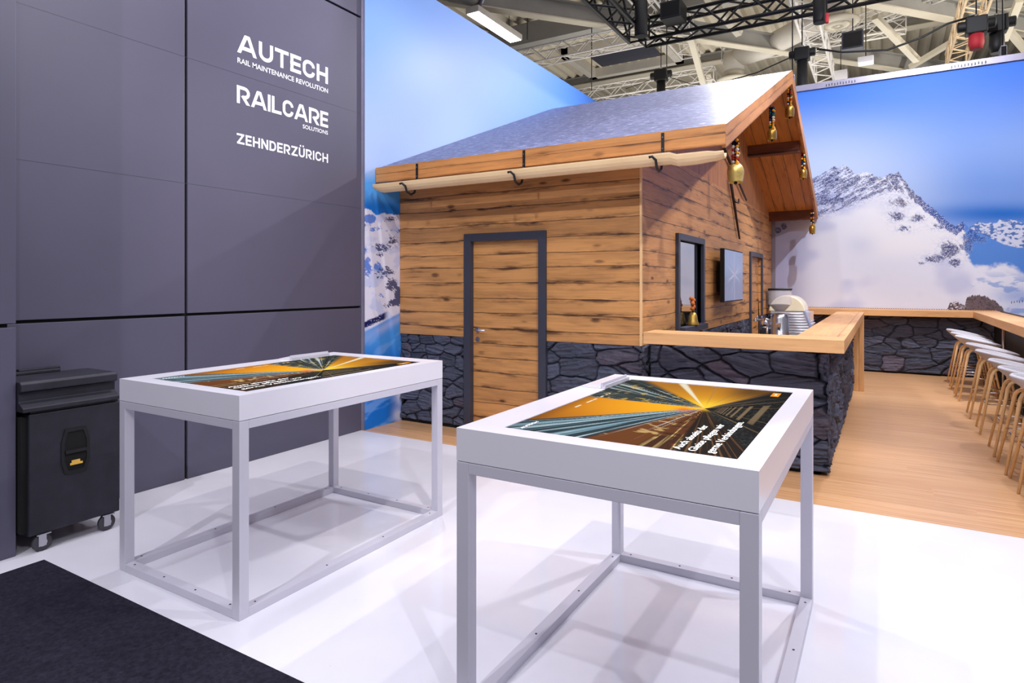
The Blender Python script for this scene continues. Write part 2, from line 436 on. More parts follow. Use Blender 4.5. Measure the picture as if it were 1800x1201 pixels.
# faint sheet seams in the panels
for z in (3.235, 2.268):
    p = MB(); p.box((XW - .001, 1.52, z - .0012), (XW + .0006, 4.70, z + .0012)); p.build('panel_seam', M['charcoal'], wl)
p = MB(); p.box((XW - .12, 4.706, 0), (XW + .004, 4.722, 5.6)); p.build('edge_profile', M['alu'], wl)
# nearer return of the wall
wr = MB(); wr.box((-5.2, -3.0, 0), (-4.104 - .022, 1.53, 5.6)); wr = wr.build('wall_return', M['void']); struct(wr)
for z0, z1 in ((0, 1.27 - g), (1.27 + g, 5.6)):
    p = MB(); p.box((-5.2, -3.0, z0), (-4.104, 1.562, z1)); p.build('wall_panel', M['panel'], wr, bevel=.002)
# lettering -------------------------------------------------------
def arc(cx, cy, rx, ry, a0, a1, n=7):
    return [(cx + rx * math.cos(math.radians(a0 + (a1 - a0) * i / n)), cy + ry * math.sin(math.radians(a0 + (a1 - a0) * i / n))) for i in range(n + 1)]
def glyph(ch, t, w):
    """centre lines inside w x 1, stroke t"""
    h = t / 2; W = w
    if ch == 'A': return [[(h * .9, 0), (W / 2 - h * .45, 1)], [(W - h * .9, 0), (W / 2 + h * .45, 1)], [(W * .22, .3), (W * .78, .3)], [(W / 2 - h, 1 - h * .9), (W / 2 + h, 1 - h * .9)]]
    if ch == 'U': return [[(h, 1)] + arc(W / 2, W / 2, W / 2 - h, W / 2 - h, 180, 360, 10) + [(W - h, 1)]]
    if ch == 'T': return [[(0, 1 - h), (W, 1 - h)], [(W / 2, 0), (W / 2, 1)]]
    if ch == 'E': return [[(h, 0), (h, 1)], [(0, h), (W, h)], [(0, .5), (W * .94, .5)], [(0, 1 - h), (W, 1 - h)]]
    if ch == 'C':
        r = W / 2 - h; q = .27
        return [arc(W / 2, 1 - h - q, r, q, 0, 180, 12) + arc(W / 2, h + q, r, q, 180, 360, 12)]
    if ch == 'H': return [[(h, 0), (h, 1)], [(W - h, 0), (W - h, 1)], [(h, .5), (W - h, .5)]]
    if ch == 'I': return [[(h, 0), (h, 1)]]
    if ch == 'L': return [[(h, 0), (h, 1)], [(0, h), (W, h)]]
    if ch == 'N': return [[(h, 0), (h, 1)], [(W - h, 0), (W - h, 1)], [(h, 1 - h * .6), (W - h, h * .6)]]
    if ch == 'Z': return [[(0, 1 - h), (W - h * .3, 1 - h)], [(W - h * 1.2, 1 - h), (h * 1.2, h)], [(h * .3, h), (W, h)]]
    if ch == 'D':
        r = (1 - t) / 2 * .8
        return [[(h, 0), (h, 1)], [(0, 1 - h)] + arc(W - h - r * .9, 1 - h - r, r * .9, r, 90, 0) + arc(W - h - r * .9, h + r, r * .9, r, 0, -90) + [(0, h)]]
    if ch == 'R':                                                   # open-waisted R of the wordmark
        r = .25
        return [[(h, 0), (h, 1)], [(0, 1 - h)] + arc(W - h - r, 1 - h - r, r, r, 90, -90) + [(W * .42, 1 - h - 2 * r)], [(W * .45, 1 - h - 2 * r + h * .4), (W - h * 1.1, 0)]]
    if ch == 'Ü': return glyph('U', t, w) + [[(W * .28 - h * .8, 1.2), (W * .28 + h * .8, 1.2)], [(W * .72 - h * .8, 1.2), (W * .72 + h * .8, 1.2)]]
def wordmark(text, t, widths, gap, y0, y1, z0, z1, name, label, r_h=None):
    tot = sum(widths[c] for c in text) + gap * (len(text) - 1); S = (y1 - y0) / tot; Hh = z1 - z0
    m = MB(); x = 0; X = XW + .0012; lay = 0
    def P(p, dz): return (X + dz, y0 + p[0] * S, z0 + p[1] * Hh)
    for ch in text:
        for pl in glyph(ch, t, widths[ch]):
            lay = (lay + 1) % 6; dz = lay * .00015
            n = len(pl); L = []; R = []
            for i in range(n):
                def dirn(a, b):
                    d = ((b[0] - a[0]) * S, (b[1] - a[1]) * Hh); q = math.hypot(*d) or 1; return d[0] / q, d[1] / q
                d0 = dirn(pl[max(i - 1, 0)], pl[max(i, 1)]) if i > 0 else dirn(pl[0], pl[1])
                d1 = dirn(pl[i], pl[i + 1]) if i < n - 1 else d0
                nx, nz = -(d0[1] + d1[1]), d0[0] + d1[0]; q = math.hypot(nx, nz) or 1; nx, nz = nx / q, nz / q
                k = t / 2 * Hh / max(.5, nx * -d1[1] + nz * d1[0])
                c = P((pl[i][0] + x, pl[i][1]), dz)
                # clip slanted ends to the cap height
                l = [c[0], c[1] + nx * k, c[2] + nz * k]; r = [c[0], c[1] - nx * k, c[2] - nz * k]
                L.append(l); R.append(r)
            if ch in 'AZR' and n == 2:
                for q in (L, R):
                    for e, o_ in ((0, 1), (1, 0)):
                        zc = z0 + pl[e][1] * Hh
                        if abs(pl[0][0] - pl[1][0]) > 1e-3 and abs(pl[0][1] - pl[1][1]) > 1e-3:
                            dy = q[1][1] - q[0][1]; dzz = q[1][2] - q[0][2]; f = (zc - q[e][2]) / dzz
                            q[e][1] += dy * f; q[e][2] = zc
            for i in range(n - 1): m.poly([L[i], L[i + 1], R[i + 1], R[i]])
        x += widths[ch] + gap
    o = m.build(name, M['lettering'], wl, fix=False); o['label'] = label
    return o
WD = dict(A=.98, U=.78, T=.74, E=.62, C=.76, H=.74, R=.74, I=.2, L=.58, N=.74, Z=.72, D=.72); WD['Ü'] = .72
wordmark('AUTECH', .2, dict(WD, A=1.02, U=.82, E=.66, C=.8, H=.78, T=.8), .1, 3.28, 4.262, 3.415, 3.575, 'logo', 'large white AUTECH lettering')
wordmark('RAILCARE', .19, dict(WD, A=.98, R=.8, E=.62, L=.66, I=.19), .07, 3.275, 4.262, 2.995, 3.142, 'logo', 'white RAILCARE lettering')
wordmark('ZEHNDERZÜRICH', .19, dict(WD, E=.6, I=.19, Z=.74), .11, 3.275, 4.262, 2.659, 2.745, 'logo', 'white ZEHNDERZÜRICH lettering')

def text_mesh(name, s, mat, parent, origin, xdir, ydir, width, height, offset=.02):
    cu = bpy.data.curves.new(name, 'FONT'); cu.body = s; cu.size = 1; cu.offset = offset; cu.resolution_u = 3
    to = bpy.data.objects.new(name, cu); col.objects.link(to); bpy.context.view_layer.update()
    me = bpy.data.meshes.new_from_object(to.evaluated_get(bpy.context.evaluated_depsgraph_get()))
    bpy.data.objects.remove(to); n = len(me.vertices); co = np.zeros(n * 3); me.vertices.foreach_get('co', co); co = co.reshape(-1, 3)
    x0, x1 = co[:, 0].min(), co[:, 0].max(); cap = .70
    a = (co[:, 0] - x0) / (x1 - x0) * width; b = co[:, 1] / cap * height
    P = np.array(origin) + a[:, None] * np.array(xdir) + b[:, None] * np.array(ydir)
    me.vertices.foreach_set('co', P.ravel()); me.materials.clear(); me.materials.append(mat); me.update()
    o = bpy.data.objects.new(name, me); col.objects.link(o); o.parent = parent
    return o
X = XW + .0015
o = text_mesh('slogan', 'RAIL MAINTENANCE REVOLUTION', M['lettering'], wl, (X, 3.282, 3.329), (0, 1, 0), (0, 0, 1), .978, .043, .012); o['label'] = 'small white slogan RAIL MAINTENANCE REVOLUTION'
o = text_mesh('slogan', 'SOLUTIONS', M['lettering'], wl, (X, 3.957, 2.930), (0, 1, 0), (0, 0, 1), .303, .036, .012); o['label'] = 'small white word SOLUTIONS'

# ------------------------------------------------------------------ murals
def pxy(P):
    k = -SN * P[:, 0] + CS * P[:, 1]
    return 900 + CF * (CS * P[:, 0] + SN * P[:, 1]) / k, CHY - CF * (P[:, 2] - CH) / k
def lerpc(c, a, f): return c + (linA(a)[None, :] - c) * np.clip(f, 0, 1)[:, None]
def blob(u, v, cu, cv, ru, rv): return np.exp(-(((u - cu) / ru) ** 2 + ((v - cv) / rv) ** 2))
def back_mural(a, b, P):
    # print layout measured on the wall, expressed in the picture's own units
    u, v = pxy(P)
    c = np.tile(linA([66, 122, 218]), (len(u), 1))
    c = lerpc(c, [56, 108, 208], sst(1500, 1800, u) * .6)
    low = sst(120, 330, v + (u - 1600) * .10)
    c = lerpc(c, [146, 178, 236], low)
    c = lerpc(c, [206, 222, 250], sst(1720, 1430, u) * sst(170, 320, v) * .95)
    c = lerpc(c, [92, 140, 226], sst(1600, 1740, u) * sst(230, 330, v) * .55)
    band = blob(u, v, 1760, 376, 130, 16); c = lerpc(c, [38, 112, 206], band)
    # distant range
    far = np.interp(u, [1700, 1720, 1745, 1765, 1800, 1900], [400, 390, 393, 386, 392, 390]) + (fbm(u * .12, u * 0, 1, 3) - .5) * 8
    n = fbm(u * .16, v * .35, 2, 5)
    dist = lerpc(np.tile(linA([214, 222, 246]), (len(u), 1)), [84, 120, 190], sst(.47, .6, n))
    mk = sst(-1, 1, v - far) * sst(1690, 1700, u); c = c * (1 - mk[:, None]) + dist * mk[:, None]
    # main massif
    rid = np.interp(u, [1330, 1380, 1425, 1440, 1452, 1465, 1478, 1487, 1500, 1512, 1525, 1540, 1550, 1560, 1570, 1580, 1590, 1604, 1620, 1640, 1660, 1680, 1693, 1705, 1740, 1765, 1790, 1810, 1900],
                    [330, 345, 320, 308, 302, 292, 294, 290, 304, 306, 303, 310, 315, 307, 308, 304, 318, 336, 350, 366, 384, 398, 390, 402, 418, 430, 436, 434, 430])
    rid = rid + (fbm(u * .22, u * 0 + 3, 3, 4) - .5) * 9 * sst(1720, 1660, u)
    inside = sst(-.8, .8, v - rid)
    snow = np.tile(linA([230, 236, 254]), (len(u), 1))
    snow = lerpc(snow, [178, 188, 232], sst(.5, .75, fbm(u * .012, v * .02, 4, 3)) * .55)
    snow = lerpc(snow, [150, 152, 192], sst(1445, 1370, u) * .8)                     # duller left part of the print
    snow = lerpc(snow, [96, 84, 100], blob(u, v, 1366, 455, 16, 9) * 0)
    snow = lerpc(snow, [170, 190, 240], blob(u, v, 1520, 430, 26, 16) * .6)
    snow = lerpc(snow, [246, 248, 254], sst(1450, 1560, u) * sst(470, 430, v) * .7)
    # rock texture
    s1 = u * .86 + v * .5; s2 = -u * .5 + v * .86
    r1 = fbm((u * .8 - v * .55) * .06 + 4, (u * .55 + v * .95) * .17, 5, 6)
    r2 = fbm((u * .7 + v * .7) * .11, (-u * .7 + v * .7) * .3, 6, 5)
    d = v - rid
    lowb = np.interp(u, [1400, 1430, 1470, 1530, 1545, 1570, 1600], [392, 386, 376, 352, 346, 340, 345])
    dens = .455 * sst(1612, 1580, u) * sst(12, -10, v - lowb)
    dens = np.maximum(dens, .62 * sst(1548, 1560, u) * sst(1700, 1690, u) * sst(26, 4, d))
    dens = np.maximum(dens, .66 * sst(1585, 1600, u) * sst(1700, 1692, u) * sst(20, 12, d))
    for q in ((1580, 355, 26, 14, .45), (1576, 380, 20, 12, .5), (1612, 384, 18, 9, .5), (1590, 402, 20, 8, .42), (1650, 398, 22, 8, .45), (1668, 440, 20, 18, .62), (1645, 455, 26, 10, .5), (1620, 462, 8, 5, .45), (1678, 462, 12, 10, .6), (1702, 425, 12, 26, .62), (1710, 412, 12, 18, .66), (1724, 420, 20, 12, .5), (1692, 435, 12, 12, .4), (1366, 405, 9, 7, .66), (1378, 398, 6, 7, .6)):
        dens = np.maximum(dens, q[4] * blob(u, v, *q[:4]) * 1.15)
    q1 = fbm((u * .9 - v * .45) * .055 + 4, (u * .45 + v * .9) * .36, 5, 6); q2 = fbm((u * .6 + v * .8) * .14, (-u * .8 + v * .6) * .42, 6, 6)
    rr = np.where(u < 1560, r1 * .4 + q1 * .6, r2 * .4 + q2 * .6) * .7 + fbm(u * .8, v * 1.1, 7, 3) * .3
    mask = sst(-.05, .05, dens - (1 - rr) * .98 + .07)
    rock = lerpc(np.tile(linA([116, 118, 156]), (len(u), 1)), [50, 66, 122], sst(.3, .7, fbm(u * .5, v * .6, 1, 4)))
    snow = lerpc(snow, [160, 178, 232], sst(.46, .6, fbm(u * .3, v * .5, 2, 4)) * dens * 1.1)
    rock = lerpc(rock, [40, 82, 168], sst(1592, 1640, u) * sst(24, 8, d) * .8)
    rock = lerpc(rock, [124, 112, 122], blob(u, v, 1585, 350, 30, 26) * .6)
    mask = mask * (.35 + .65 * sst(.34, .52, fbm((u * .8 - v * .6) * .5, (u * .6 + v * .8) * 1.1, 2, 4)))
    mt = snow * (1 - mask[:, None]) + rock * mask[:, None]
    # blue shaded slope on the right
    edge = np.interp(u, [1690, 1700, 1712, 1740, 1760, 1780, 1800, 1850], [430, 452, 470, 470, 462, 470, 486, 500])
    bl = sst(-4, 4, u - 1693 - (v - 395) * .12 - (fbm(u * .1, v * .12, 4, 4) - .5) * 26) * sst(6, -6, v - edge + (fbm(u * .08, v * .1, 1, 3) - .5) * 16) * (1 - .75 * mask); mt = lerpc(mt, [52, 128, 222], bl * .92)
    bl2 = sst(1700, 1720, u) * sst(.5, .66, fbm(u * .04, v * .11, 2, 4)) * sst(470, 500, v) * .7; mt = lerpc(mt, [120, 158, 226], bl2)
    bl3 = blob(u, v, 1790, 520, 40, 14) * .6; mt = lerpc(mt, [110, 150, 226], bl3)
    # outcrop with the little building at the bottom
    top = np.interp(u, [1664, 1670, 1680, 1696, 1700, 1712, 1722, 1735, 1750, 1760, 1768], [548, 532, 530, 536, 522, 520, 519, 522, 530, 538, 548]) + (fbm(u * .5, v * 0, 2, 2) - .5) * 5
    oc = sst(-1, 1, v - top) * sst(1662, 1666, u) * sst(1768, 1762, u); on = fbm(u * .35, v * .5, 3, 4)
    occ = lerpc(np.tile(linA([112, 98, 104]), (len(u), 1)), [224, 220, 232], sst(.5, .62, on) * sst(1705, 1680, u)); occ = lerpc(occ, [72, 62, 74], sst(.5, .35, on) * .7)
    mt = mt * (1 - oc[:, None]) + occ * oc[:, None]
    for q in (1778, 1783, 1788, 1792, 1797): mt = lerpc(mt, [44, 44, 70], ((abs(u - q) < .8) & (abs(v - 530 - (q % 3)) < 1.8)) * .9)
    c = c * (1 - inside[:, None]) + mt * inside[:, None]
    return c
wb = MB(); wb.box((-4.7, 12.61, 0), (8, 12.72, 5.03)); wb = wb.build('wall_back', M['alu']); struct(wb)
grid('mural_print', M['print'], (-1.75, 12.605, .6), (1, 0, 0), (0, 0, 1), 4.0, 4.43, 800, 886, back_mural, wb, N=(0, -1, 0))
grid('mural_print', M['print'], (2.25, 12.605, .6), (1, 0, 0), (0, 0, 1), 5.75, 4.43, 575, 443, back_mural, wb, N=(0, -1, 0))
r = MB(); r.box((-1.82, 12.57, 5.03), (8, 12.74, 5.14)); r = struct(r.build('trim_1', M['alu'], bevel=.004))
r['label'] = 'aluminium rail along the top of the mural wall'
s_ = MB()
for cx in (-.9, 0.95):
    for k in range(11): s_.box((cx + k * .045, 12.566, 5.045 + (k % 3) * .004), (cx + k * .045 + .016, 12.5705, 5.09 + (k % 3) * .004))
s_.build('vent_slot', M['charcoal'], r)

def left_mural(a, b, P):
    u, v = pxy(P)
    # sky
    c = np.tile(linA([150, 188, 246]), (len(u), 1))
    c = lerpc(c, [120, 170, 246], sst(780, 1050, u) * .9); c = lerpc(c, [70, 140, 236], sst(.02, .0, (v - (u - 760) * .611) / 1000 - .03) * sst(820, 1000, u) * .6)
    c = lerpc(c, [204, 218, 250], sst(60, 260, v) * sst(1000, 720, u) * .85)
    c = lerpc(c, [214, 224, 250], blob(u, v, 760, 120, 80, 60) * .6)
    c = lerpc(c, [96, 176, 244], sst(290, 325, v) * sst(720, 700, u))
    c = lerpc(c, [30, 130, 222], sst(340, 362, v - (u - 640) * .12))
    c = c * np.array([.70, .78, .88])[None, :]
    # mountains
    rid = np.interp(u, [630, 640, 648, 655, 662, 670, 680, 690, 703, 720], [370, 368, 368, 372, 378, 376, 376, 377, 378, 376]) + (fbm(u * .4, u * 0, 3, 3) - .5) * 5
    ins = sst(-1, 1, v - rid)
    n1 = fbm((u + v * .8) * .09, (u * -.8 + v) * .19, 5, 6); n2 = fbm((u + v * .6) * .3, (v - u * .6) * .62, 6, 5)
    mt = np.tile(linA([226, 228, 248]), (len(u), 1))
    mt = lerpc(mt, [190, 204, 246], sst(.5, .65, fbm(u * .05, v * .05, 2, 4)) * .7)
    sh = np.zeros(len(u))
    for q in ((650, 385, 14, 9, 1.3), (652, 396, 18, 5, .6), (660, 402, 14, 9, .7), (685, 405, 18, 5, .6), (700, 407, 8, 5, .7), (645, 470, 14, 26, .75), (664, 470, 12, 16, .8), (640, 440, 10, 14, .7), (668, 520, 10, 14, .55), (650, 500, 7, 10, .5)):
        sh = np.maximum(sh, q[4] * blob(u, v, *q[:4]))
    mt = lerpc(mt, [34, 110, 214], sst(-.06, .06, sh * .85 - n1 * .6 - n2 * .4) * .85)
    dk = np.zeros(len(u))
    for q in ((672, 435, 22, 12, .5), (690, 425, 14, 14, .5), (668, 448, 10, 6, .55), (678, 478, 24, 14, .5), (690, 500, 16, 16, .6), (700, 520, 9, 22, .8), (694, 532, 14, 8, .7), (680, 538, 12, 5, .5), (668, 488, 10, 6, .5), (686, 385, 18, 8, .45), (640, 396, 5, 4, .7)):
        dk = np.maximum(dk, q[4] * blob(u, v, *q[:4]) * 1.2)
    mt = lerpc(mt, [26, 38, 96], sst(-.03, .03, dk * .9 - (1 - n2 * .7 - n1 * .3) * .98 + .04) * .9)
    st = v - (572 - (u - 640) * .45)                                                  # dark forest strip
    mt = lerpc(mt, [14, 30, 92], sst(7, 4, abs(st + (n2 - .5) * 6)) * sst(683, 674, u) * sst(.36, .42, n2 + .1))
    low = sst(-2, 3, v - (583 - (u - 640) * .53)); lowc = np.tile(linA([70, 150, 232]), (len(u), 1))
    lowc = lerpc(lowc, [20, 116, 214], sst(600, 640, v)); lowc = lerpc(lowc, [150, 176, 236], blob(v + (u - 640) * .6, v * 0, 597, 0, 8, 1))
    lowc = lerpc(lowc, [116, 168, 238], sst(.52, .7, fbm((u * .6 + v) * .06, (u - v * .6) * .02, 1, 4)) * .7)
    lowc = lerpc(lowc, [206, 212, 244], blob(u, v, 702, 690, 9, 22) * 1.2); lowc = lerpc(lowc, [206, 212, 244], blob(u, v, 700, 730, 9, 12) * 1.2)
    mt = mt * (1 - low[:, None]) + lowc * low[:, None]
    return c * (1 - ins[:, None]) + mt * ins[:, None]
XL = -4.56
w2 = MB(); w2.box((XL - .12, 4.722, 0), (XL - .004, 13, 4.86)); w2 = struct(w2.build('wall_left', M['alu']))
grid('mural_print', M['print'], (XL, 4.722, 0), (0, 1, 0), (0, 0, 1), .60, 4.86, 170, 900, left_mural, w2, N=(1, 0, 0))
grid('mural_print', M['print'], (XL, 5.322, 2.6), (0, 1, 0), (0, 0, 1), 7.25, 2.26, 260, 90, left_mural, w2, N=(1, 0, 0))

# ================================================================== HALL CEILING
m = MB(); per = .34; x = -42.
ZD = 9.2
while x < 26:
    pr = [(x, ZD), (x + .09, ZD), (x + .15, ZD + .12), (x + .28, ZD + .12), (x + .34, ZD)]
    for p, q in zip(pr, pr[1:]): m.poly([(p[0], 7, p[1]), (q[0], 7, q[1]), (q[0], 60, q[1]), (p[0], 60, p[1])])
    x += per
cl = struct(m.build('ceiling', M['deck'], fix=False))
def ibeam(name, a, b, dep, fl, mats=None, parent=None):
    """I-beam from a to b (centre of bottom flange), depth dep, flange width fl"""
    a, b = Vector(a), Vector(b); t = (b - a).normalized(); s = t.cross(Vector((0, 0, 1))).normalized(); up = s.cross(t)
    m = MB()
    def bar(s0, s1, u0, u1, mi):
        c = [a + s * s0 + up * u0, a + s * s1 + up * u0, b + s * s1 + up * u0, b + s * s0 + up * u0]
        m.hexa(c + [p + up * (u1 - u0) for p in c], mi=mi)
    bar(-fl / 2, fl / 2, 0, .03, 1); bar(-.02, .02, .03, dep - .03, 0); bar(-fl / 2, fl / 2, dep - .03, dep, 0)
    return m.build(name, mats or [M['beam_grey'], M['flange']], parent)
def sbox(name, a, b, w, h, mat, parent=None):
    a, b = Vector(a), Vector(b); t = (b - a).normalized(); s = t.cross(Vector((0, 0, 1)))
    s = s.normalized() if s.length > .01 else Vector((1, 0, 0)); up = s.cross(t); m = MB()
    c = [a - s * w / 2 - up * h / 2, a + s * w / 2 - up * h / 2, b + s * w / 2 - up * h / 2, b - s * w / 2 - up * h / 2]
    m.hexa(c + [p + up * h for p in c]); return m.build(name, mat, parent)
ibeam('purlin', (-30, 21.45, 8.88), (18, 21.45, 8.88), .32, .35, parent=cl)
ibeam('purlin', (-30, 29.0, 8.88), (18, 29.0, 8.88), .32, .35, parent=cl)
sbox('box_beam', (-30, 16.0, 8.75), (2, 16.0, 8.75), .5, .6, M['beam_grey'], cl)
d = Vector((9.3, 11.0, 0)).normalized()
A = Vector((-8.0, 12.2, 7.9)); ibeam('girder', A - d * 8, A + d * 34, .46, .26, parent=cl)
A = Vector((.07, 16.98, 7.9)); ibeam('girder', A - d * 5, A + d * 20, .46, .26, parent=cl)
for (u0, v0, u1, v1) in ((1538, 30, 1612, 106), (1243, -5, 1300, 60), (1214, 66, 1240, 160), (1600, 118, 1680, 70), (1245, 128, 1254, 172), (1770, 50, 1830, 120), (1792, 0, 1765, 70)):
    a, b = inv(u0, v0, 'z', 7.9), inv(u1, v1, 'z', 7.9)
    b = inv(u1, v1, 'y', a.y + (b.y - a.y) * .4); sbox('brace', a, b, .15, .13, M['flange'], cl)
# skylight shaft with dark grille
m = MB(); x0, x1, y0, y1 = -9.0, -5.9, 18.6, 20.9
for q in (((x0, y0), (x1, y0)), ((x1, y0), (x1, y1)), ((x1, y1), (x0, y1)), ((x0, y1), (x0, y0))):
    (ax, ay), (bx, by) = q; m.box((min(ax, bx) - .12, min(ay, by) - .12, 8.9), (max(ax, bx) + .12, max(ay, by) + .12, ZD + .02))
m = m.build('skylight_frame', M['duct'], cl)
k = MB(); k.box((x0 + .45, y0 + .3, ZD - .05), (x1 - .5, y1 - .3, ZD - .02)); k = k.build('skylight_grille', M['charcoal'], m)

def truss(name, a, b, w, h, mat, label, r=.025, cell=.4, group=None, r2=None, kind='box'):
    """four-chord lattice truss from a to b (centre of its lower face)"""
    a, b = Vector(a), Vector(b); L = (b - a).length; t = (b - a) / L
    s = t.cross(Vector((0, 0, 1))).normalized(); up = s.cross(t)
    root = empty(name, label, 'truss', a, group); n = max(2, round(L / cell)); r2 = r2 or r * .55
    cs = [(-w / 2, 0), (w / 2, 0), (w / 2, h), (-w / 2, h)]
    Z = Vector((0, 0, 0))
    def P(c, q): return s * c[0] + up * c[1] + t * q
    for c in cs:
        m = MB(); m.tube([P(c, 0), P(c, L)], r, 8); m.build('chord', mat, root)
    m = MB()
    for f in range(4):
        c0, c1 = cs[f], cs[(f + 1) % 4]
        for i in range(n):
            q0, q1 = L * i / n, L * (i + 1) / n
            if i % 2: c0_, c1_ = c1, c0
            else: c0_, c1_ = c0, c1
            m.tube([P(c0_, q0), P(c1_, q1)], r2, 5, caps=False)
        m.tube([P(c0, 0), P(c1, 0)], r2, 5); m.tube([P(c0, L), P(c1, L)], r2, 5)
    m.build('lacing', mat, root)
    return root
# black rig corner above the back wall
truss('lighting_truss', (-4.33, 12.60, 6.5), (4.2, 12.60, 6.5), .42, .42, M['truss_black'], 'black lattice truss running right above the back wall', .04, .42)
truss('lighting_truss', (-4.33, 4.5, 6.5), (-4.33, 12.4, 6.5), .42, .42, M['truss_black'], 'black lattice truss coming towards the camera from the rig corner', .04, .42)
truss('lighting_truss', (-9.5, 14.8, 7.4), (-3.9, 14.8, 7.4), .4, .4, M['truss_white'], 'silver lattice truss crossing behind the black rig corner', .025, .45)
truss('lighting_truss', (-11, 19.0, 7.5), (-4.3, 19.0, 7.5), .4, .4, M['truss_white'], 'silver lattice truss low behind the chalet roof', .025, .45)
truss('lighting_truss', (-4.2, 19.6, 8.2), (0.5, 19.6, 8.2), .4, .4, M['truss_white'], 'silver lattice truss left of the round duct diffuser', .025, .45)
truss('lighting_truss', (-4.77, 12.5, 8.0), (-4.77, 18.1, 8.0), .5, .5, M['truss_white'], 'silver lattice truss passing behind the black speaker box', .03, .5)
truss('lighting_truss', (-1.38, 11.5, 7.0), (-1.38, 19.0, 7.0), .42, .42, M['truss_white'], 'silver lattice truss above the chalet ridge with open end', .028, .42)
truss('lighting_truss', (1.58, 11.0, 7.0), (1.58, 19.6, 7.0), .42, .42, M['truss_warm'], 'lattice truss with painted warm light at the upper right above the mural', .028, .42)
truss('lighting_truss', (-1.2, 19.2, 8.2), (2.4, 17.0, 8.2), .3, .3, M['truss_white'], 'thin silver truss behind the round diffuser', .02, .4)

# fluorescent fitting
a, b = inv(840, 27, 'z', 7.5), inv(897, 67, 'z', 7.5)
fl = empty('fluorescent_light', 'long white fluorescent light fitting hung above the left mural', 'light', (-7.83, a.y, 7.5))
m = MB(); m.box((-.17, -.2, .0), (.17, 1.75, .14)); m.build('housing', M['duct'], fl, bevel=.01)
m = MB(); m.box((-.15, -.16, -.012), (.15, 1.71, .0)); m.build('diffuser', M['tube_light'], fl)
for y in (.1, 1.4): 
    m = MB(); m.tube([(0, y, .14), (0, y, 1.7)], .008, 6); m.build('hanger', M['iron'], fl)

# ventilation ducts
def duct(name, pts, r, label, dif, difr):
    root = empty(name, label, 'air duct', pts[0]); o = Vector(pts[0]); m = MB(); m.tube([Vector(p) - o for p in pts], r, 24); m.build('pipe', M['duct'], root)
    P = Vector(dif) - o
    m = MB(); m.lathe([(.3, .28), (.3, .5), (.3, .8)], P, 28); m.build('plenum', M['duct'], root)
    m = MB(); R = difr
    m.lathe([(R, .05), (R, .0), (R * .72, -.05), (R * .70, .06), (R * .58, .10), (R * .56, -.04), (R * .30, -.07), (R * .28, .05), (R * .14, .06), (R * .12, -.06), (.001, -.07)], P, 32); m.lathe([(R * .5, .1), (.3, .3)], P, 28)
    m.build('diffuser', M['flange'], root)
    return root
c1 = inv(1472, 42, 'z', 7.3); duct('air_duct', [(c1.x + .2, c1.y + .1, 8.0), (c1.x + 1.2, c1.y - .1, 8.0), (c1.x + 3.2, c1.y - .6, 8.1)], [.22, .28, .36], 'beige round air duct with big ring diffuser above the mural wall', c1, .44)
c2 = inv(1290, 143, 'z', 7.5); duct('air_duct', [(c2.x + .1, c2.y, 8.2), (c2.x + 1.0, c2.y - .4, 8.2), (c2.x + 2.6, c2.y - 1.6, 8.3)], .30, 'beige round air duct with diffuser just above the chalet roof ridge', c2, .5)
c3 = inv(800, -22, 'z', 8.); 
rt = empty('air_duct', 'grey round duct elbow at the very top left of the hall roof', 'air duct', c3); m = MB(); m.tube([(-.4, -2.5, .5), (0, 0, 0), (.25, .45, .05)], .33, 22); m.build('pipe', M['beam_grey'], rt)
m = MB(); m.tube([(.25, .45, .05), (.29, .52, .055)], .36, 22); m.build('collar', M['alu'], rt)

# rigging, hoists and speakers hung from the trusses
def hoist(u, v, y, label, s=1., bag=None, arm=True, drop=.9):
    c = inv(u, v, 'y', y); root = empty('chain_hoist', label, 'chain hoist', c)
    m = MB(); m.box((-.17 * s, -.14 * s, -.16 * s), (.17 * s, .14 * s, .16 * s)); m.tube([(-.30 * s, 0, .02), (.30 * s, 0, .02)], .10 * s, 14); m.build('motor', M['black'], root, bevel=.02)
    m = MB(); m.lathe([(.10 * s, -drop * s), (.13 * s, -.75 * drop * s), (.12 * s, -.16 * s)], n=14); m.build('chain_bag', bag or M['black'], root)
    m = MB(); m.tube([(0, 0, .1), (0, 0, 9.2 - c.z)], .012, 6); m.build('chain', M['iron'], root)
    m = MB(); m.tube([(0, 0, .14 * s), (0, .0, .22 * s)], .04 * s, 8); m.build('hook', M['steel'], root)
    return root
hoist(1162, 133, 17.5, 'black chain hoist with hanging bag just above the chalet roof', 1., drop=.9)
hoist(1410, 96, 13.6, 'black chain hoist beside the open end of the silver truss', .8, drop=1.3)
hoist(1716, 46, 13.4, 'black chain hoist with red bag on the truss with painted warm light', .9, M['felt_red'], drop=.45)
hoist(1752, 44, 13.8, 'black chain hoist at the far upper right corner', .9, drop=.55)
def hung_box(name, u0, v0, u1, v1, y, dep, label, cat, mat, shape='box', face=None):
    a, b = inv(u0, v0, 'y', y), inv(u1, v1, 'y', y); c = (a + b) / 2; w = abs(b.x - a.x) / 2; h = abs(a.z - b.z) / 2
    root = empty(name, label, cat, c); m = MB()
    if shape == 'box': m.box((-w, -dep / 2, -h), (w, dep / 2, h)); m.build('housing', mat, root, bevel=.015)
    else: m.lathe([(w * .92, -h), (w, -h + .03), (w, h - .03), (w * .9, h)], n=20); m.build('housing', mat, root)
    m = MB(); m.tube([(0, 0, h), (0, 0, 9.2 - c.z)], .012, 6); m.build('hanger', M['iron'], root)
    if face: m = MB(); m.box((-w * .85, -dep / 2 - .004, -h * .8), (w * .85, -dep / 2, h * .8)); m.build('front_grille', face, root)
    return root
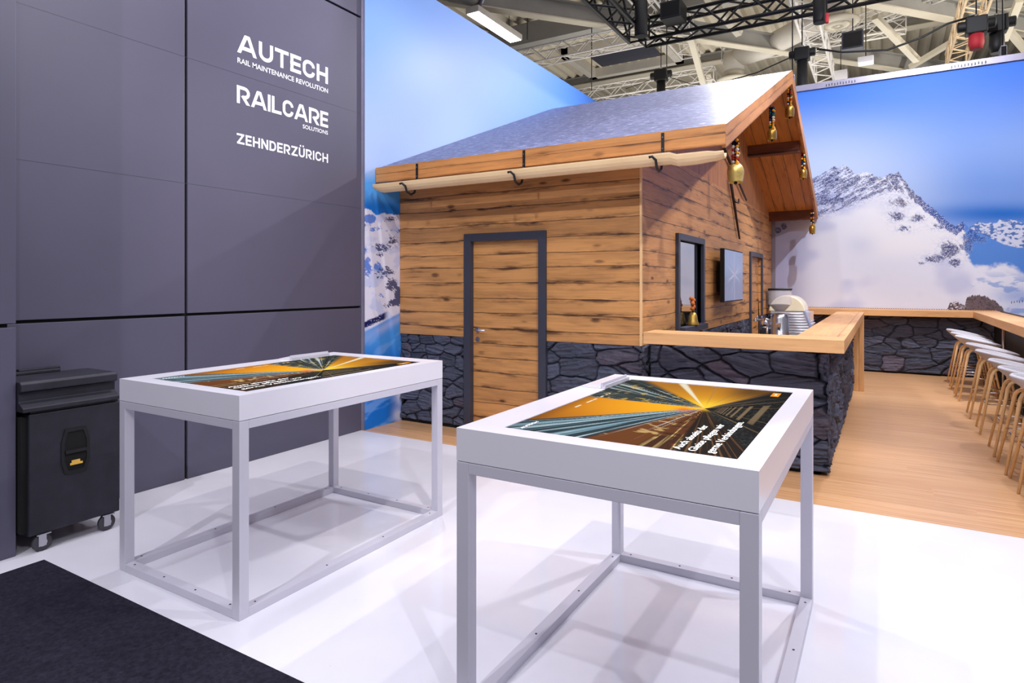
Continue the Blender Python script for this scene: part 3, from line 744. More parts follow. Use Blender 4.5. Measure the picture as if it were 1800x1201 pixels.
hung_box('loudspeaker', 1166, 12, 1202, 34, 12.0, .45, 'black box loudspeaker sitting behind the black truss', 'speaker', M['black'], face=M['void'])
hung_box('projector_column', 1116, 4, 1138, 62, 11.5, .3, 'tall black cylindrical unit inside the black rig corner', 'rigging unit', M['black'], 'cyl')
hung_box('projector_column', 1429, -10, 1454, 38, 12.0, .3, 'black cylindrical unit hanging under the black truss by the diffuser', 'rigging unit', M['black'], 'cyl')
hung_box('cable_reel', 1450, 24, 1457, 40, 11.8, .2, 'small dark red chain bag beside the black cylinder', 'chain bag', M['felt_red'], 'cyl')
hung_box('spotlight', 1388, 134, 1398, 152, 13.0, .2, 'small square floodlight behind the chalet ridge tip', 'spotlight', M['alu'], face=M['void'])
hung_box('spotlight', 1757, 84, 1768, 104, 13.2, .25, 'small square floodlight on the mural rail at upper right', 'spotlight', M['alu'], face=M['void'])
hung_box('floodlight', 1480, 62, 1518, 86, 15.5, .35, 'dark tilted floodlight panel under the long girder', 'floodlight', M['charcoal'], face=M['black'])
hung_box('junction_box', 1466, 128, 1490, 145, 20., .4, 'white square box hung above the mural rail', 'box', M['white'])
hung_box('junction_box', 1508, 104, 1536, 110, 16.5, .3, 'flat white plate under the long girder', 'box', M['white'])
def cable(pts, label, r=.014, y=13.):
    P = [inv(u, v, 'y', y) for u, v in pts]; m = MB(); m.tube(P, r, 6); return tag(m.build('cable', M['iron']), label, 'cable')
cable([(1254, 150), (1330, 128), (1392, 100), (1432, 84)], 'black cable slung from the truss down to the chalet ridge', y=14)
cable([(1436, 86), (1480, 92), (1560, 88), (1620, 66), (1665, 42), (1712, 28)], 'long black cable sagging between the two upper trusses', .02, y=13.4)
cable([(1100, 156), (1130, 146), (1155, 134)], 'thin cable left of the hoist above the roof', .01, y=17.5)
cable([(1178, 136), (1215, 148), (1262, 152)], 'thin cable right of the hoist above the roof', .01, y=17.5)
for u, v0, v1, y, l in ((927, -5, 70, 15, 'leftmost thin suspension wire beside the fluorescent light'), (1040, 55, 160, 15, 'thin suspension wire through the silver truss'), (1172, 72, 130, 15.5, 'thin suspension wire below the black truss'), (1397, 0, 60, 18, 'thin suspension wire near the ridge tip')):
    P = [inv(u, v0, 'y', y), inv(u, v1, 'y', y)]; P[0].x = P[1].x; P[0].z = ZD; m = MB(); m.tube(P, .012, 6); tag(m.build('suspension_wire', M['iron']), l, 'wire')

# ================================================================== CHALET
HX0, HX1, HY0, HY1 = -4.555, -1.82, 5.26, 12.58
RY, RZ, EY, EZ, SL = 8.9, 4.29, 4.90, 2.705, .396
def rz(y): return RZ - SL * abs(y - RY)
hut = empty('chalet', 'wooden alpine chalet with stone base and overhanging gable roof', 'chalet', (HX0, HY0, 0))
def H(o): o.matrix_parent_inverse = Matrix.Translation(-Vector(hut.location)); return o
DX0, DX1, DZ = -3.685, -2.745, 2.005; SB = .955
m = MB()
for a, b in (((HX0, SB), (DX0, 2.72)), ((DX1, SB), (HX1, 2.72)), ((DX0, DZ), (DX1, 2.72))):
    m.box((a[0], HY0, a[1]), (b[0], HY0 + .08, b[1]), g=0)
H(m.build('front_cladding', M['siding'], hut))
# side wall around window and door openings
WY0, WY1, WZ0, WZ1 = 6.37, 7.33, 1.05, 1.95; SY0, SY1 = 10.42, 11.42
m = MB()
for y0, y1, z0, z1 in ((HY0 + .081, WY0, SB, 2.75), (WY0, WY1, WZ1, 2.75), (WY0, WY1, SB, WZ0), (WY1, SY0, SB, 2.75), (SY0, SY1, 1.95, 2.75), (SY1, HY1, SB, 2.75)):
    m.box((HX1 - .08, y0, z0), (HX1, y1, z1), g=1)
H(m.build('side_cladding', M['siding'], hut))
m = MB(); ol = [(5.0, 2.75), (RY, rz(RY) - .1)] ; y1 = RY + (rz(RY) - .1 - 2.75) / SL
y0 = RY - (rz(RY) - .1 - 2.75) / SL
m.prism([(y0, 2.75), (y1, 2.75), (RY, rz(RY) - .1)], HX1 - .06, HX1 - .004, 'x')
for q in range(len(m.uv)): m.uv[q] = (m.uv[q][1], m.uv[q][0])
H(m.build('gable_cladding', M['slats'], hut))
m = MB(); m.box((HX1 - .01, HY0 - .008, SB), (HX1 + .008, HY0 + .012, 2.7), g=2); H(m.build('corner_trim', M['oak'], hut))
# masonry
m = MB()
m.box((HX0, HY0 + .03, .0), (DX0, HY0 + .09, SB)); m.box((DX1, HY0 + .03, 0), (HX1 - .02, HY0 + .09, SB)); m.box((HX1 - .09, HY0 + .03, 0), (HX1 - .03, SY0, SB)); m.box((HX1 - .09, SY1, 0), (HX1 - .03, HY1, SB))
H(m.build('plinth', M['void'], hut))
H(stone_face('stone_base', (HX0, HY0 + .03, .035), (1, 0, 0), DX0 - HX0, SB - .037, (0, -1, 0), 11, hut, .007, .045, (.20, .11)))
H(stone_face('stone_base', (DX1, HY0 + .03, .035), (1, 0, 0), HX1 - DX1 + .0, SB - .037, (0, -1, 0), 12, hut, .007, .045, (.32, .165)))
H(stone_face('stone_base', (HX1 - .03, HY0, .035), (0, 1, 0), SY0 - HY0, SB - .037, (1, 0, 0), 13, hut, .014, .05))
H(stone_face('stone_base', (HX1 - .03, SY1, .035), (0, 1, 0), HY1 - SY1, SB - .037, (1, 0, 0), 14, hut, .014, .05))
# doors
def door_on(front):
    if front:
        fr = MB(); w = .078
        fr.box((DX0, HY0 - .03, 0), (DX0 + w, HY0 + .07, DZ)); fr.box((DX1 - w, HY0 - .03, 0), (DX1, HY0 + .07, DZ)); fr.box((DX0 + w, HY0 - .03, DZ - w), (DX1 - w, HY0 + .07, DZ))
        H(fr.build('door_frame', M['charcoal'], hut, bevel=.003))
        d = MB(); d.box((DX0 + w, HY0 + .035, .0), (DX1 - w, HY0 + .07, DZ - w)); d = H(d.build('door', M['siding'], hut))
        Y = HY0 + .035; xx = -3.55
        h = MB(); h.lathe([(.026, -.012), (.026, 0)], (xx, Y, 1.03), 16, axis='y'); h.tube([(xx, Y - .005, 1.03), (xx, Y - .05, 1.03), (xx + .015, Y - .058, 1.03), (xx + .125, Y - .058, 1.03)], .009, 10)
        h = h.build('door_handle', M['chrome'], d); h['label'] = 'chrome lever handle'
        h = MB(); h.lathe([(.024, -.012), (.024, 0)], (xx, Y, .935), 16, axis='y'); h.box((xx - .004, Y - .016, .92), (xx + .004, Y - .011, .95)); h.build('lock_rosette', M['chrome'], d)
    else:
        fr = MB(); w = .07; X1 = HX1 + .03; X0 = HX1 - .08
        fr.box((X0, SY0 - w, 0), (X1, SY0, 2.005)); fr.box((X0, SY1, 0), (X1, SY1 + w, 2.005)); fr.box((X0, SY0, 1.935), (X1, SY1, 2.005))
        H(fr.build('door_frame', M['charcoal'], hut, bevel=.003))
        d = MB(); d.box((HX1 - .075, SY0, 0), (HX1 - .04, SY1, 1.935), g=1); d = H(d.build('door', M['siding'], hut))
        h = MB(); yy = SY0 + .12; h.tube([(HX1 - .04, yy, 1.03), (HX1 + .02, yy, 1.03), (HX1 + .02, yy + .12, 1.03)], .01, 8); h.build('door_handle', M['iron'], d)
door_on(True); door_on(False)
# window
fr = MB(); X0, X1 = HX1 - .04, HX1 + .035; w = .065
fr.box((X0, WY0 - w, WZ0 - w), (X1, WY0, WZ1 + w)); fr.box((X0, WY1, WZ0 - w), (X1, WY1 + w, WZ1 + w)); fr.box((X0, WY0, WZ1), (X1, WY1, WZ1 + w)); fr.box((X0, WY0, WZ0 - w), (X1 + .05, WY1, WZ0))
fr = H(fr.build('window', M['charcoal'], hut, bevel=.003))
m = MB(); m.box((X0 + .01, WY0, WZ0), (X0 + .02, WY1, WZ1)); m.build('pane', M['pane'], fr)
# roof
RX0, RX1 = HX0 + .005, -1.03
for s, ye in ((1, EY), (-1, 12.56)):
    m = MB(); za, zb = rz(ye), RZ
    c = [(RX0, ye, za - .03), (RX1, ye, za - .03), (RX1, RY, zb - .03), (RX0, RY, zb - .03)]; t = [(p[0], p[1], p[2] + .03) for p in c]
    m.hexa(c + t)
    H(m.build('roof_covering', M['roof'], hut))
    m = MB(); th = .05; sl = math.sqrt(1 + SL * SL)
    c = [(RX0, ye, za - .12), (RX1 - .03, ye, za - .12), (RX1 - .03, RY, zb - .12), (RX0, RY, zb - .12)]; t = [(p[0], p[1], p[2] + .089) for p in c]
    m.hexa(c + t, g=1)
    H(m.build('soffit', M['soffit'], hut))
    m = MB(); hb = .175
    A = [(RX1 - .03, ye, za - hb), (RX1 + .002, ye, za - hb), (RX1 + .002, RY, zb - hb), (RX1 - .03, RY, zb - hb)]; B = [(p[0], p[1], p[2] + hb + .002) for p in A]
    for q in ((3, 2, 1, 0), (4, 5, 6, 7), (0, 1, 5, 4), (1, 2, 6, 5), (2, 3, 7, 6), (3, 0, 4, 7)):
        c8 = A + B; pts = [c8[i] for i in q]
        m.poly(pts, [(p[1] * sl, p[2] - rz(p[1]) + 10.03) for p in pts])
    H(m.build('bargeboard', M['trimwood'], hut))
m = MB(); m.box((RX0 - .0, EY - .025, EZ - .155), (RX1 + .002, EY, EZ + .002)); H(m.build('fascia', M['trimwood'], hut))
for y in (10.3, 12.38):
    z = rz(y) - .12; m = MB(); m.box((HX1 - .05, y - .07, z - .14), (RX1 - .06, y + .07, z + .03)); H(m.build('purlin', M['beam'], hut))
# gutter (half log on iron hooks)
gt = empty('wooden_gutter', 'pale carved wooden gutter slung under the chalet eave on iron hooks', 'gutter', (-4.45, 4.78, 2.46))
m = MB(); n = 60; L = 3.44; segs = []
for i in range(n + 1):
    x = L * i / n; f = 1.
    lowcut = 0
    if x > L - .3: q = (x - (L - .3)) / .3; f = 1 - .6 * q ** 3
    if x < .08: f = .55 + .45 * (x / .08)
    top = .045 * (1 if x < L - .36 else (.55 if x < L - .1 else .35)); r = .07 * f
    ring = [(x, -.06, top)] + [(x, -.06 * math.cos(PI * k / 8), top - .012 - r * 1.05 * math.sin(PI * k / 8)) for k in range(9)] + [(x, .06, top), (x, .045, top), (x, .0, top - .05), (x, -.045, top)]
    segs.append(ring)
for a, b in zip(segs, segs[1:]):
    for k in range(len(a)):
        j = (k + 1) % len(a); P = [a[k], b[k], b[j], a[j]]; m.poly(P, [(p[0], k * .01) for p in P], smooth=False)
m.poly(segs[0][::-1]); m.poly(segs[-1]); m.build('trough', M['gutter'], gt)
for us, uh in ((733, 722), (921, 912), (1165, 1158)):
    p = inv(us, 285, 'y', EY - .027); lx = p.x + 4.45; m = MB()
    m.box((lx - .012, .088, .07), (lx + .012, .095, .235)); m.tube([(lx, .09, .08), (lx - .0, .085, .02), (lx, .05, -.06), (lx, 0, -.085), (lx, -.06, -.065), (lx, -.085, -.01), (lx - .02, -.11, .015), (lx - .045, -.115, .01)], .011, 8)
    m.build('bracket', M['iron'], gt)
    s_ = MB()
    for z in (.11, .2): s_.lathe([(.004, -.003), (.004, 0)], (lx, .087, z), 8, axis='y')
    s_.build('bracket_screw', M['steel'], gt)

# bells hung from the gable ---------------------------------------------
def bell(u, vt, vm, vb, x, label, wf=1., mat='brass', sag=0, n_t=6):
    t, mm, bb = inv(u, vt, 'x', x), inv(u, vm, 'x', x), inv(u, vb, 'x', x)
    h = mm.z - bb.z; R = h * .47 * wf; root = empty('cow_bell', label, 'cow bell', t, 'decorated cow bells hanging from the chalet gable')
    z1 = mm.z - t.z; z0 = bb.z - t.z
    m = MB(); pf = [(R * .30, 1.), (R * .78, .93), (R * .98, .72), (R, .5), (R * .93, .25), (R * .84, .06), (R * .86, 0), (R * .8, 0), (R * .78, .1), (R * .6, .85), (.002, .9)]
    m.lathe([(r, z0 + q * h) for r, q in pf], n=24, sy=1.15, sx=.8); m.build('bell_body', M[mat], root)
    m = MB(); m.tube([(0, 0, z0 + h * .9), (0, 0, z0 + h * .02)], .006, 6); m.ball((0, 0, z0 - h * .02), R * .18); m.build('clapper', M['iron'], root)
    m = MB(); m.box((-.012, -.022, z1 - .01), (.012, .022, .0)); m.build('strap', M['w_black'], root)
    m = MB(); keys = ['w_yellow', 'w_red', 'w_blue', 'w_white', 'w_green', 'w_black']; rows = max(6, int(-z1 / .025)); rs = random.Random(int(u))
    for i in range(rows):
        for sx_ in (-1, 0, 1):
            for fx in (.02, -.02):
                m.ball((fx * .8, sx_ * .023 * (1 if i < rows - 1 else 1.4), z1 * (i + .5) / rows), .0125 + .005 * rs.random(), 7, rs.choice([0, 0, 1, 2, 3, 4, 5]))
    for sx_ in (-1.6, -.6, .6, 1.6): m.lathe([(.001, z1 + .03), (.018, z1 - .01), (.012, z1 - .03)], (.02, sx_ * .035, 0), 7, mi=rs.choice([0, 1, 3, 4]))
    m.build('wool_tassels', [M[q] for q in keys], root)
    return root
bell(1293, 245, 289, 321, -1.09, 'largest cow bell with woolly tassel strap at near eave corner', 1.15, 'brass2')
bell(1357, 189, 226, 247, -1.075, 'second cow bell up the near gable slope, blue and yellow tassels', 1.05)
bell(1388, 157, 186, 207, -1.07, 'topmost cow bell hanging just under the gable ridge')
bell(1412, 269, 297, 314, -1.062, 'cow bell halfway down the far gable slope')
bell(1428, 374, 396, 411, -1.065, 'lowest farthest cow bell at the far eave end', .95)
# crossed sticks on the wall
def stick(a, b, label, hook=False, r=.018):
    a, b = inv(*a, 'x', -1.79), inv(*b, 'x', -1.79); root = empty('walking_stick', label, 'stick', a)
    m = MB(); m.tube([(0, 0, 0), (b - a) * .5, b - a], [r * 1.1, r, r * .7], 10); m.build('shaft', M['stick'], root)
    if hook:
        c = (b - a) * .3; m = MB(); m.tube([c, c + Vector((.02, .03, -.05)), c + Vector((.05, .10, -.06)), c + Vector((.05, .12, 0))], .01, 8); m.build('hook', M['iron'], root)
stick((1284, 316), (1300, 420), 'long dark stick with a small hook leaning on the chalet gable', True)
stick((1271, 257), (1312, 352), 'shorter dark stick crossing behind the largest bell')
# small bell in the window
c = Vector((-1.772, 6.80, WZ0 + .001)); rt = empty('hand_bell', 'small brass bell with orange ribbon on the chalet window sill', 'bell', c)
m = MB(); m.lathe([(.062, 0), (.064, .01), (.050, .05), (.042, .11), (.03, .135), (.002, .14)], n=22); m.build('bell_body', M['brass'], rt)
m = MB(); m.tube([(0, 0, .135), (0, .02, .165), (0, 0, .19), (0, -.02, .165), (0, 0, .135)], .008, 8); m.build('handle_loop', M['iron'], rt)
m = MB()
for i in range(7): m.ball((.01 * (i % 2), -.03 + .022 * (i % 3) - i * .006, .18 + i * .018), .024, 8)
m.build('ribbon', plain('orange_ribbon', (206, 110, 30), .7), rt)

# television on the wall ------------------------------------------------
def tvcol(a, b, P):
    x = a / 1.17 - .5; y = b / .665 - .5; th = np.arctan2(y + .02, x); r = np.hypot(x, y)
    c = np.tile(linA([84, 108, 158]), (len(a), 1)); c = lerpc(c, [120, 146, 196], sst(.3, .7, b / .665))
    rays = fbm(th * 14 + 50, r * 2, 3, 4); c = lerpc(c, [160, 178, 214], sst(.55, .7, rays) * sst(.5, .05, r))
    c = lerpc(c, [196, 204, 228], np.maximum(sst(.02, .004, abs(y + x * .45)), sst(.02, .004, abs(y - x * .45))) * sst(.5, .1, r) * .7)
    c = lerpc(c, [150, 96, 140], np.exp(-(x / .035) ** 2 - ((y - .02) / .14) ** 2) * .7)
    c = lerpc(c, [176, 184, 220], np.exp(-(x / .02) ** 2) * .5)
    return c
tv = empty('television', 'black framed flat television mounted on the chalet side wall', 'television', (-1.68, 7.9, 1.27))
m = MB(); m.box((-.05, 0, 0), (0, 1.17, .665)); m.build('casing', M['black'], tv, bevel=.004)
grid('display', M['tv'], (.003, .015, .015), (0, 1, 0), (0, 0, 1), 1.14, .635, 130, 80, tvcol, tv, N=(1, 0, 0))
m = MB(); m.box((-.14, .25, .12), (-.05, .9, .5)); m.build('wall_mount', M['iron'], tv)
m = MB(); m.box((-1.785, 11.95, 1.08), (-1.74, 12.15, 1.40)); tag(m.build('intercom_box', M['black'], bevel=.005), 'slim dark box on the chalet wall beyond the side door', 'box')

# ================================================================== BAR
BX = -.24; ZT = 1.10
bar = empty('bar_counter', 'L-shaped chalet bar with thick oak top over slate stone front', 'bar counter', (-1.8, 5.3, 0))
def B(o): o.matrix_parent_inverse = Matrix.Translation(-Vector(bar.location)); return o
m = MB(); m.box((-1.705, 4.98, ZT - .095), (BX, 5.28, ZT)) ; B(m.build('worktop', M['counter'], bar, bevel=.003))
m = MB(); m.box((-.58, 5.281, ZT - .095), (BX, 10.06, ZT), g=1); B(m.build('worktop', M['counter'], bar, bevel=.003))
m = MB(); m.box((-.56, 9.96, 0), (BX, 10.05, ZT - .096), g=2); B(m.build('end_panel', M['counter'], bar, bevel=.003))
m = MB(); m.box((-1.79, 5.45, 0), (-.43, 5.55, 1.0)); m.box((-.55, 5.45, 0), (-.43, 9.95, 1.0)); B(m.build('core_wall', M['void'], bar))
B(stone_face('stone_front', (-1.79, 5.45, .03), (1, 0, 0), 1.425, .95, (0, -1, 0), 21, bar, .006, .055, (.33, .17)))
B(stone_face('stone_front', (-.405, 5.41, .03), (0, 1, 0), 4.54, .95, (1, 0, 0), 22, bar, .011, .06, (.24, .13)))
# inner service counter
sc = empty('service_counter', 'low inner service counter behind the bar under the coffee machines', 'counter', (-1.2, 6.0, 0))
m = MB(); m.box((0, 0, .90), (.60, 2.2, .94)); m.build('worktop', M['steel'], sc); m = MB(); m.box((.02, .02, 0), (.58, 2.18, .899)); m.build('carcass', M['charcoal'], sc)
SZ = .941
# coffee grinder
c = inv(1371, 560, 'y', 6.25); gr = empty('coffee_grinder', 'steel coffee grinder with clear glass bean hopper on the bar', 'coffee grinder', (c.x, 6.25, SZ)); k = .0053 * 1.0
m = MB(); m.lathe([(.085, 0), (.085, .02), (.078, .03), (.076, .24), (.066, .27), (.05, .285)], n=28); m.build('body', M['steel'], gr)
m = MB(); m.lathe([(.085, 0.012), (.092, .012), (.092, -.0)], n=28); m.build('base_ring', M['black'], gr)
m = MB(); m.lathe([(.04, .285), (.042, .30), (.098, .365), (.10, .375), (.10, .50), (.097, .50), (.097, .377), (.094, .367), (.038, .302)], n=28); m.build('hopper', M['glass'], gr)
m = MB(); m.lathe([(.036, .303), (.088, .361), (.05, .368), (.002, .37)], n=24); m.build('beans', M['beans'], gr)
m = MB(); m.lathe([(.104, .498), (.106, .51), (.1, .515), (.002, .516)], n=28); m.build('lid', M['black'], gr)
m = MB(); m.box((-.02, -.13, .16), (.02, -.07, .2)); m.box((-.012, .07, .1), (.012, .1, .22)); m.build('dosing_spout', M['chrome'], gr)
# retro machine with dome
c = inv(1400, 560, 'y', 6.95); em = empty('espresso_machine', 'retro espresso machine with cream dome and chrome ribbed side', 'espresso machine', (c.x - .07, 6.95, SZ))
S = .0059; 
def sp(u, v): return ((u - 1400) * S, (589 - v) * S)
dome = [sp(1378, 541)] + [sp(1396 + 30 * math.cos(a) if a < 1.6 else 1396 + 26 * math.cos(a), 541 - 27 * math.sin(a)) for a in [PI - .25 - i * (PI - .25) / 14 for i in range(15)]]
m = MB(); m.prism([(-.17, .275)] + [(-.02 + .17 * math.cos(a), .275 + .165 * math.sin(a)) for a in [PI - i * PI / 16 for i in range(17)]], -.02, .34, 'y'); m.build('dome', M['cream'], em, bevel=.012)
m = MB()
for i in range(8):
    z = .255 - i * .027; xr = .16 + .012 * i
    m.tube([(-.17, -.03, z), (xr - .05, -.03, z), (xr, .0, z), (xr, .3, z)], .012, 8)
m.box((-.17, -.022, .04), (.2, .32, .27)); m.build('chrome_ribs', plain('polished_ribs', (226, 226, 234), .22, .55), em)
m = MB(); q = [(.155, -.04, .285), (.235, -.04, .07), (.235, .28, .07), (.155, .28, .285)]; m.poly(q); m.poly([(p[0] - .012, p[1], p[2] - .004) for p in q][::-1])
for i in range(4): j = (i + 1) % 4; m.poly([q[i], q[j], (q[j][0] - .012, q[j][1], q[j][2] - .004), (q[i][0] - .012, q[i][1], q[i][2] - .004)])
m.build('side_glass', plain('blue_tinted_glass', (150, 170, 214), .08, spec=1.), em)
m = MB(); m.box((-.17, -.02, 0), (.19, .32, .045)); m.build('base', M['cream'], em, bevel=.01)
# chrome brewer
c = inv(1346, 560, 'y', 6.3); cb = empty('coffee_brewer', 'small chrome brewer with taps left of the grinder on the bar', 'coffee machine', (c.x, 6.3, SZ))
m = MB(); m.box((-.05, -.03, 0), (.04, .09, .13)); m.build('body', M['black'], cb, bevel=.008)
m = MB(); m.lathe([(.03, .13), (.045, .15), (.045, .2), (.03, .225), (.012, .235)], n=18); m.tube([(-.09, -.02, .215), (.06, -.02, .215)], .011, 10); m.tube([(-.07, -.02, .215), (-.07, -.02, .26)], .008, 8); m.tube([(-.03, -.02, .215), (-.03, -.02, .255)], .008, 8); m.ball((-.09, -.02, .215), .018); m.ball((.055, -.02, .215), .02)
m.tube([(.02, -.04, .17), (.02, -.05, .1), (.02, -.05, .01)], .012, 8); m.build('group_head', M['chrome'], cb)
m = MB(); m.lathe([(.03, 0), (.032, .02), (.024, .05)], (-.02, -.075, 0), 14); m.build('cup', M['chrome'], cb)

# back ledge and right-hand counter
bl = empty('back_counter', 'long oak wall counter over dark slate under the mountain mural', 'counter', (-1.7, 12.1, 0))
def K(o): o.matrix_parent_inverse = Matrix.Translation(-Vector(bl.location)); return o
m = MB(); m.box((-1.74, 12.03, .965), (1.19, 12.60, 1.065)); m.box((1.19, 12.03, .965), (1.55, 12.60, 1.065)); K(m.build('worktop', M['counter'], bl, bevel=.003))
m = MB(); m.box((-1.72, 12.30, 0), (1.5, 12.4, .964)); K(m.build('core_wall', M['void'], bl))
K(stone_face('stone_front', (-1.72, 12.28, .03), (1, 0, 0), 3.2, .92, (0, -1, 0), 31, bl, .010, .04, (.34, .165)))
m = MB()
for i in range(96): m.box((-1.7 + i * .034, 12.585, 1.0652), (-1.7 + i * .034 + .017, 12.6, 1.075))
K(tag(m.build('vent_strip', M['trimwood'], bl), kind=None))
rc = empty('bar_counter', 'long oak topped stand-up counter behind the row of grey stools', 'bar counter', (1.19, 4.0, 0))
m = MB(); m.box((0, 0, .965), (.34, 8.02, 1.066), g=1); m.build('worktop', M['counter'], rc, bevel=.003)
m = MB(); m.box((.27, 0.02, 0), (.33, 8.0, .964)); m.build('back_panel', M['black'], rc)
m = MB(); m.box((.335, 0, 1.03), (.36, 8.02, 1.082)); m.build('back_edge', M['iron'], rc)
for y in (3.2, 6.2):
    m = MB(); m.tube([(.14, y, .96), (.14, y, .0)], .018, 10); m.build('support_post', M['steel'], rc)
m = MB(); m.box((.16, 5.0, 0), (.268, 5.2, .5)); m.build('floor_socket', M['void'], rc)

# ------------------------------------------------------------------ bar stools
st = empty('bar_stool', '', 'bar stool', (1.05, 11.34, 0), 'grey shell bar stools along the right counter')
me_v = []; R_, F_ = 14, 36
m = MB(); pts = []
def shell(r, ph):
    cx = -math.cos(ph)                                              # +1 at the back (-X)
    rim = .775 + .055 * cx + .012 * abs(math.sin(ph))
    z = .668 + (rim - .668) * r ** 1.75
    return (.235 * r * math.cos(ph) - .0 + .0 * r, .225 * r * math.sin(ph), z)
for i in range(R_):
    for k in range(F_):
        a, b = i / R_, (i + 1) / R_; p, q = 2 * PI * k / F_, 2 * PI * (k + 1) / F_
        P = [shell(max(a, .02), p), shell(b, p), shell(b, q), shell(max(a, .02), q)]; m.poly(P, smooth=True)
m.poly([shell(.02, 2 * PI * k / F_) for k in range(F_)])
seat = m.build('seat', M['shell'], st); sd = seat.modifiers.new('s', 'SOLIDIFY'); sd.thickness = .026; sd.offset = -1
bv = seat.modifiers.new('b', 'BEVEL'); bv.width = .008; bv.segments = 2; bv.limit_method = 'ANGLE'; bv.angle_limit = math.radians(50)
for sx_ in (-1, 1):
    for sy_ in (-1, 1):
        m = MB(); m.tube([(sx_ * .03, sy_ * .04, .642), (sx_ * .08, sy_ * .085, .640), (sx_ * .105, sy_ * .105, .62), (sx_ * .12, sy_ * .12, .59), (sx_ * .225, sy_ * .21, 0)], [.012, .015, .016, .0155, .010], 10)
        m.build('leg', M['oak'], st)
m = MB(); f = .3; a = .12 + (.225 - .12) * (1 - f / .59); b = .12 + (.21 - .12) * (1 - f / .59); c4 = [(-a, -b, f), (a, -b, f), (a, b, f), (-a, b, f)]
for i in range(4): m.tube([c4[i], c4[(i + 1) % 4]], .007, 8)
m.build('footrest', M['chrome'], st)
m = MB(); m.lathe([(.08, .646), (.085, .672)], n=16); m.build('seat_mount', M['iron'], st)
ys = [11.34, 10.62, 9.98, 8.76, 7.92, 6.99, 6.40, 5.89]
lb = ['farthest grey shell bar stool beside the dark stone back counter', 'second grey bar stool counted from the far end of the row', 'third grey bar stool counted from the far end of the row',
      'fourth grey bar stool from the far end, after the wider gap', 'fifth grey bar stool from the far end, fourth from the camera', 'third nearest grey bar stool in the row along the counter',
      'second nearest grey bar stool, seat partly cut by the picture edge', 'nearest grey bar stool at the right picture edge']
for i, y in enumerate(ys):
    o = st if i == 0 else copy_tree(st)
    o.location = (1.05 + random.uniform(-.006, .006), y, 0); o['label'] = lb[i]; o.rotation_euler.z = random.uniform(-.03, .03) if i else 0

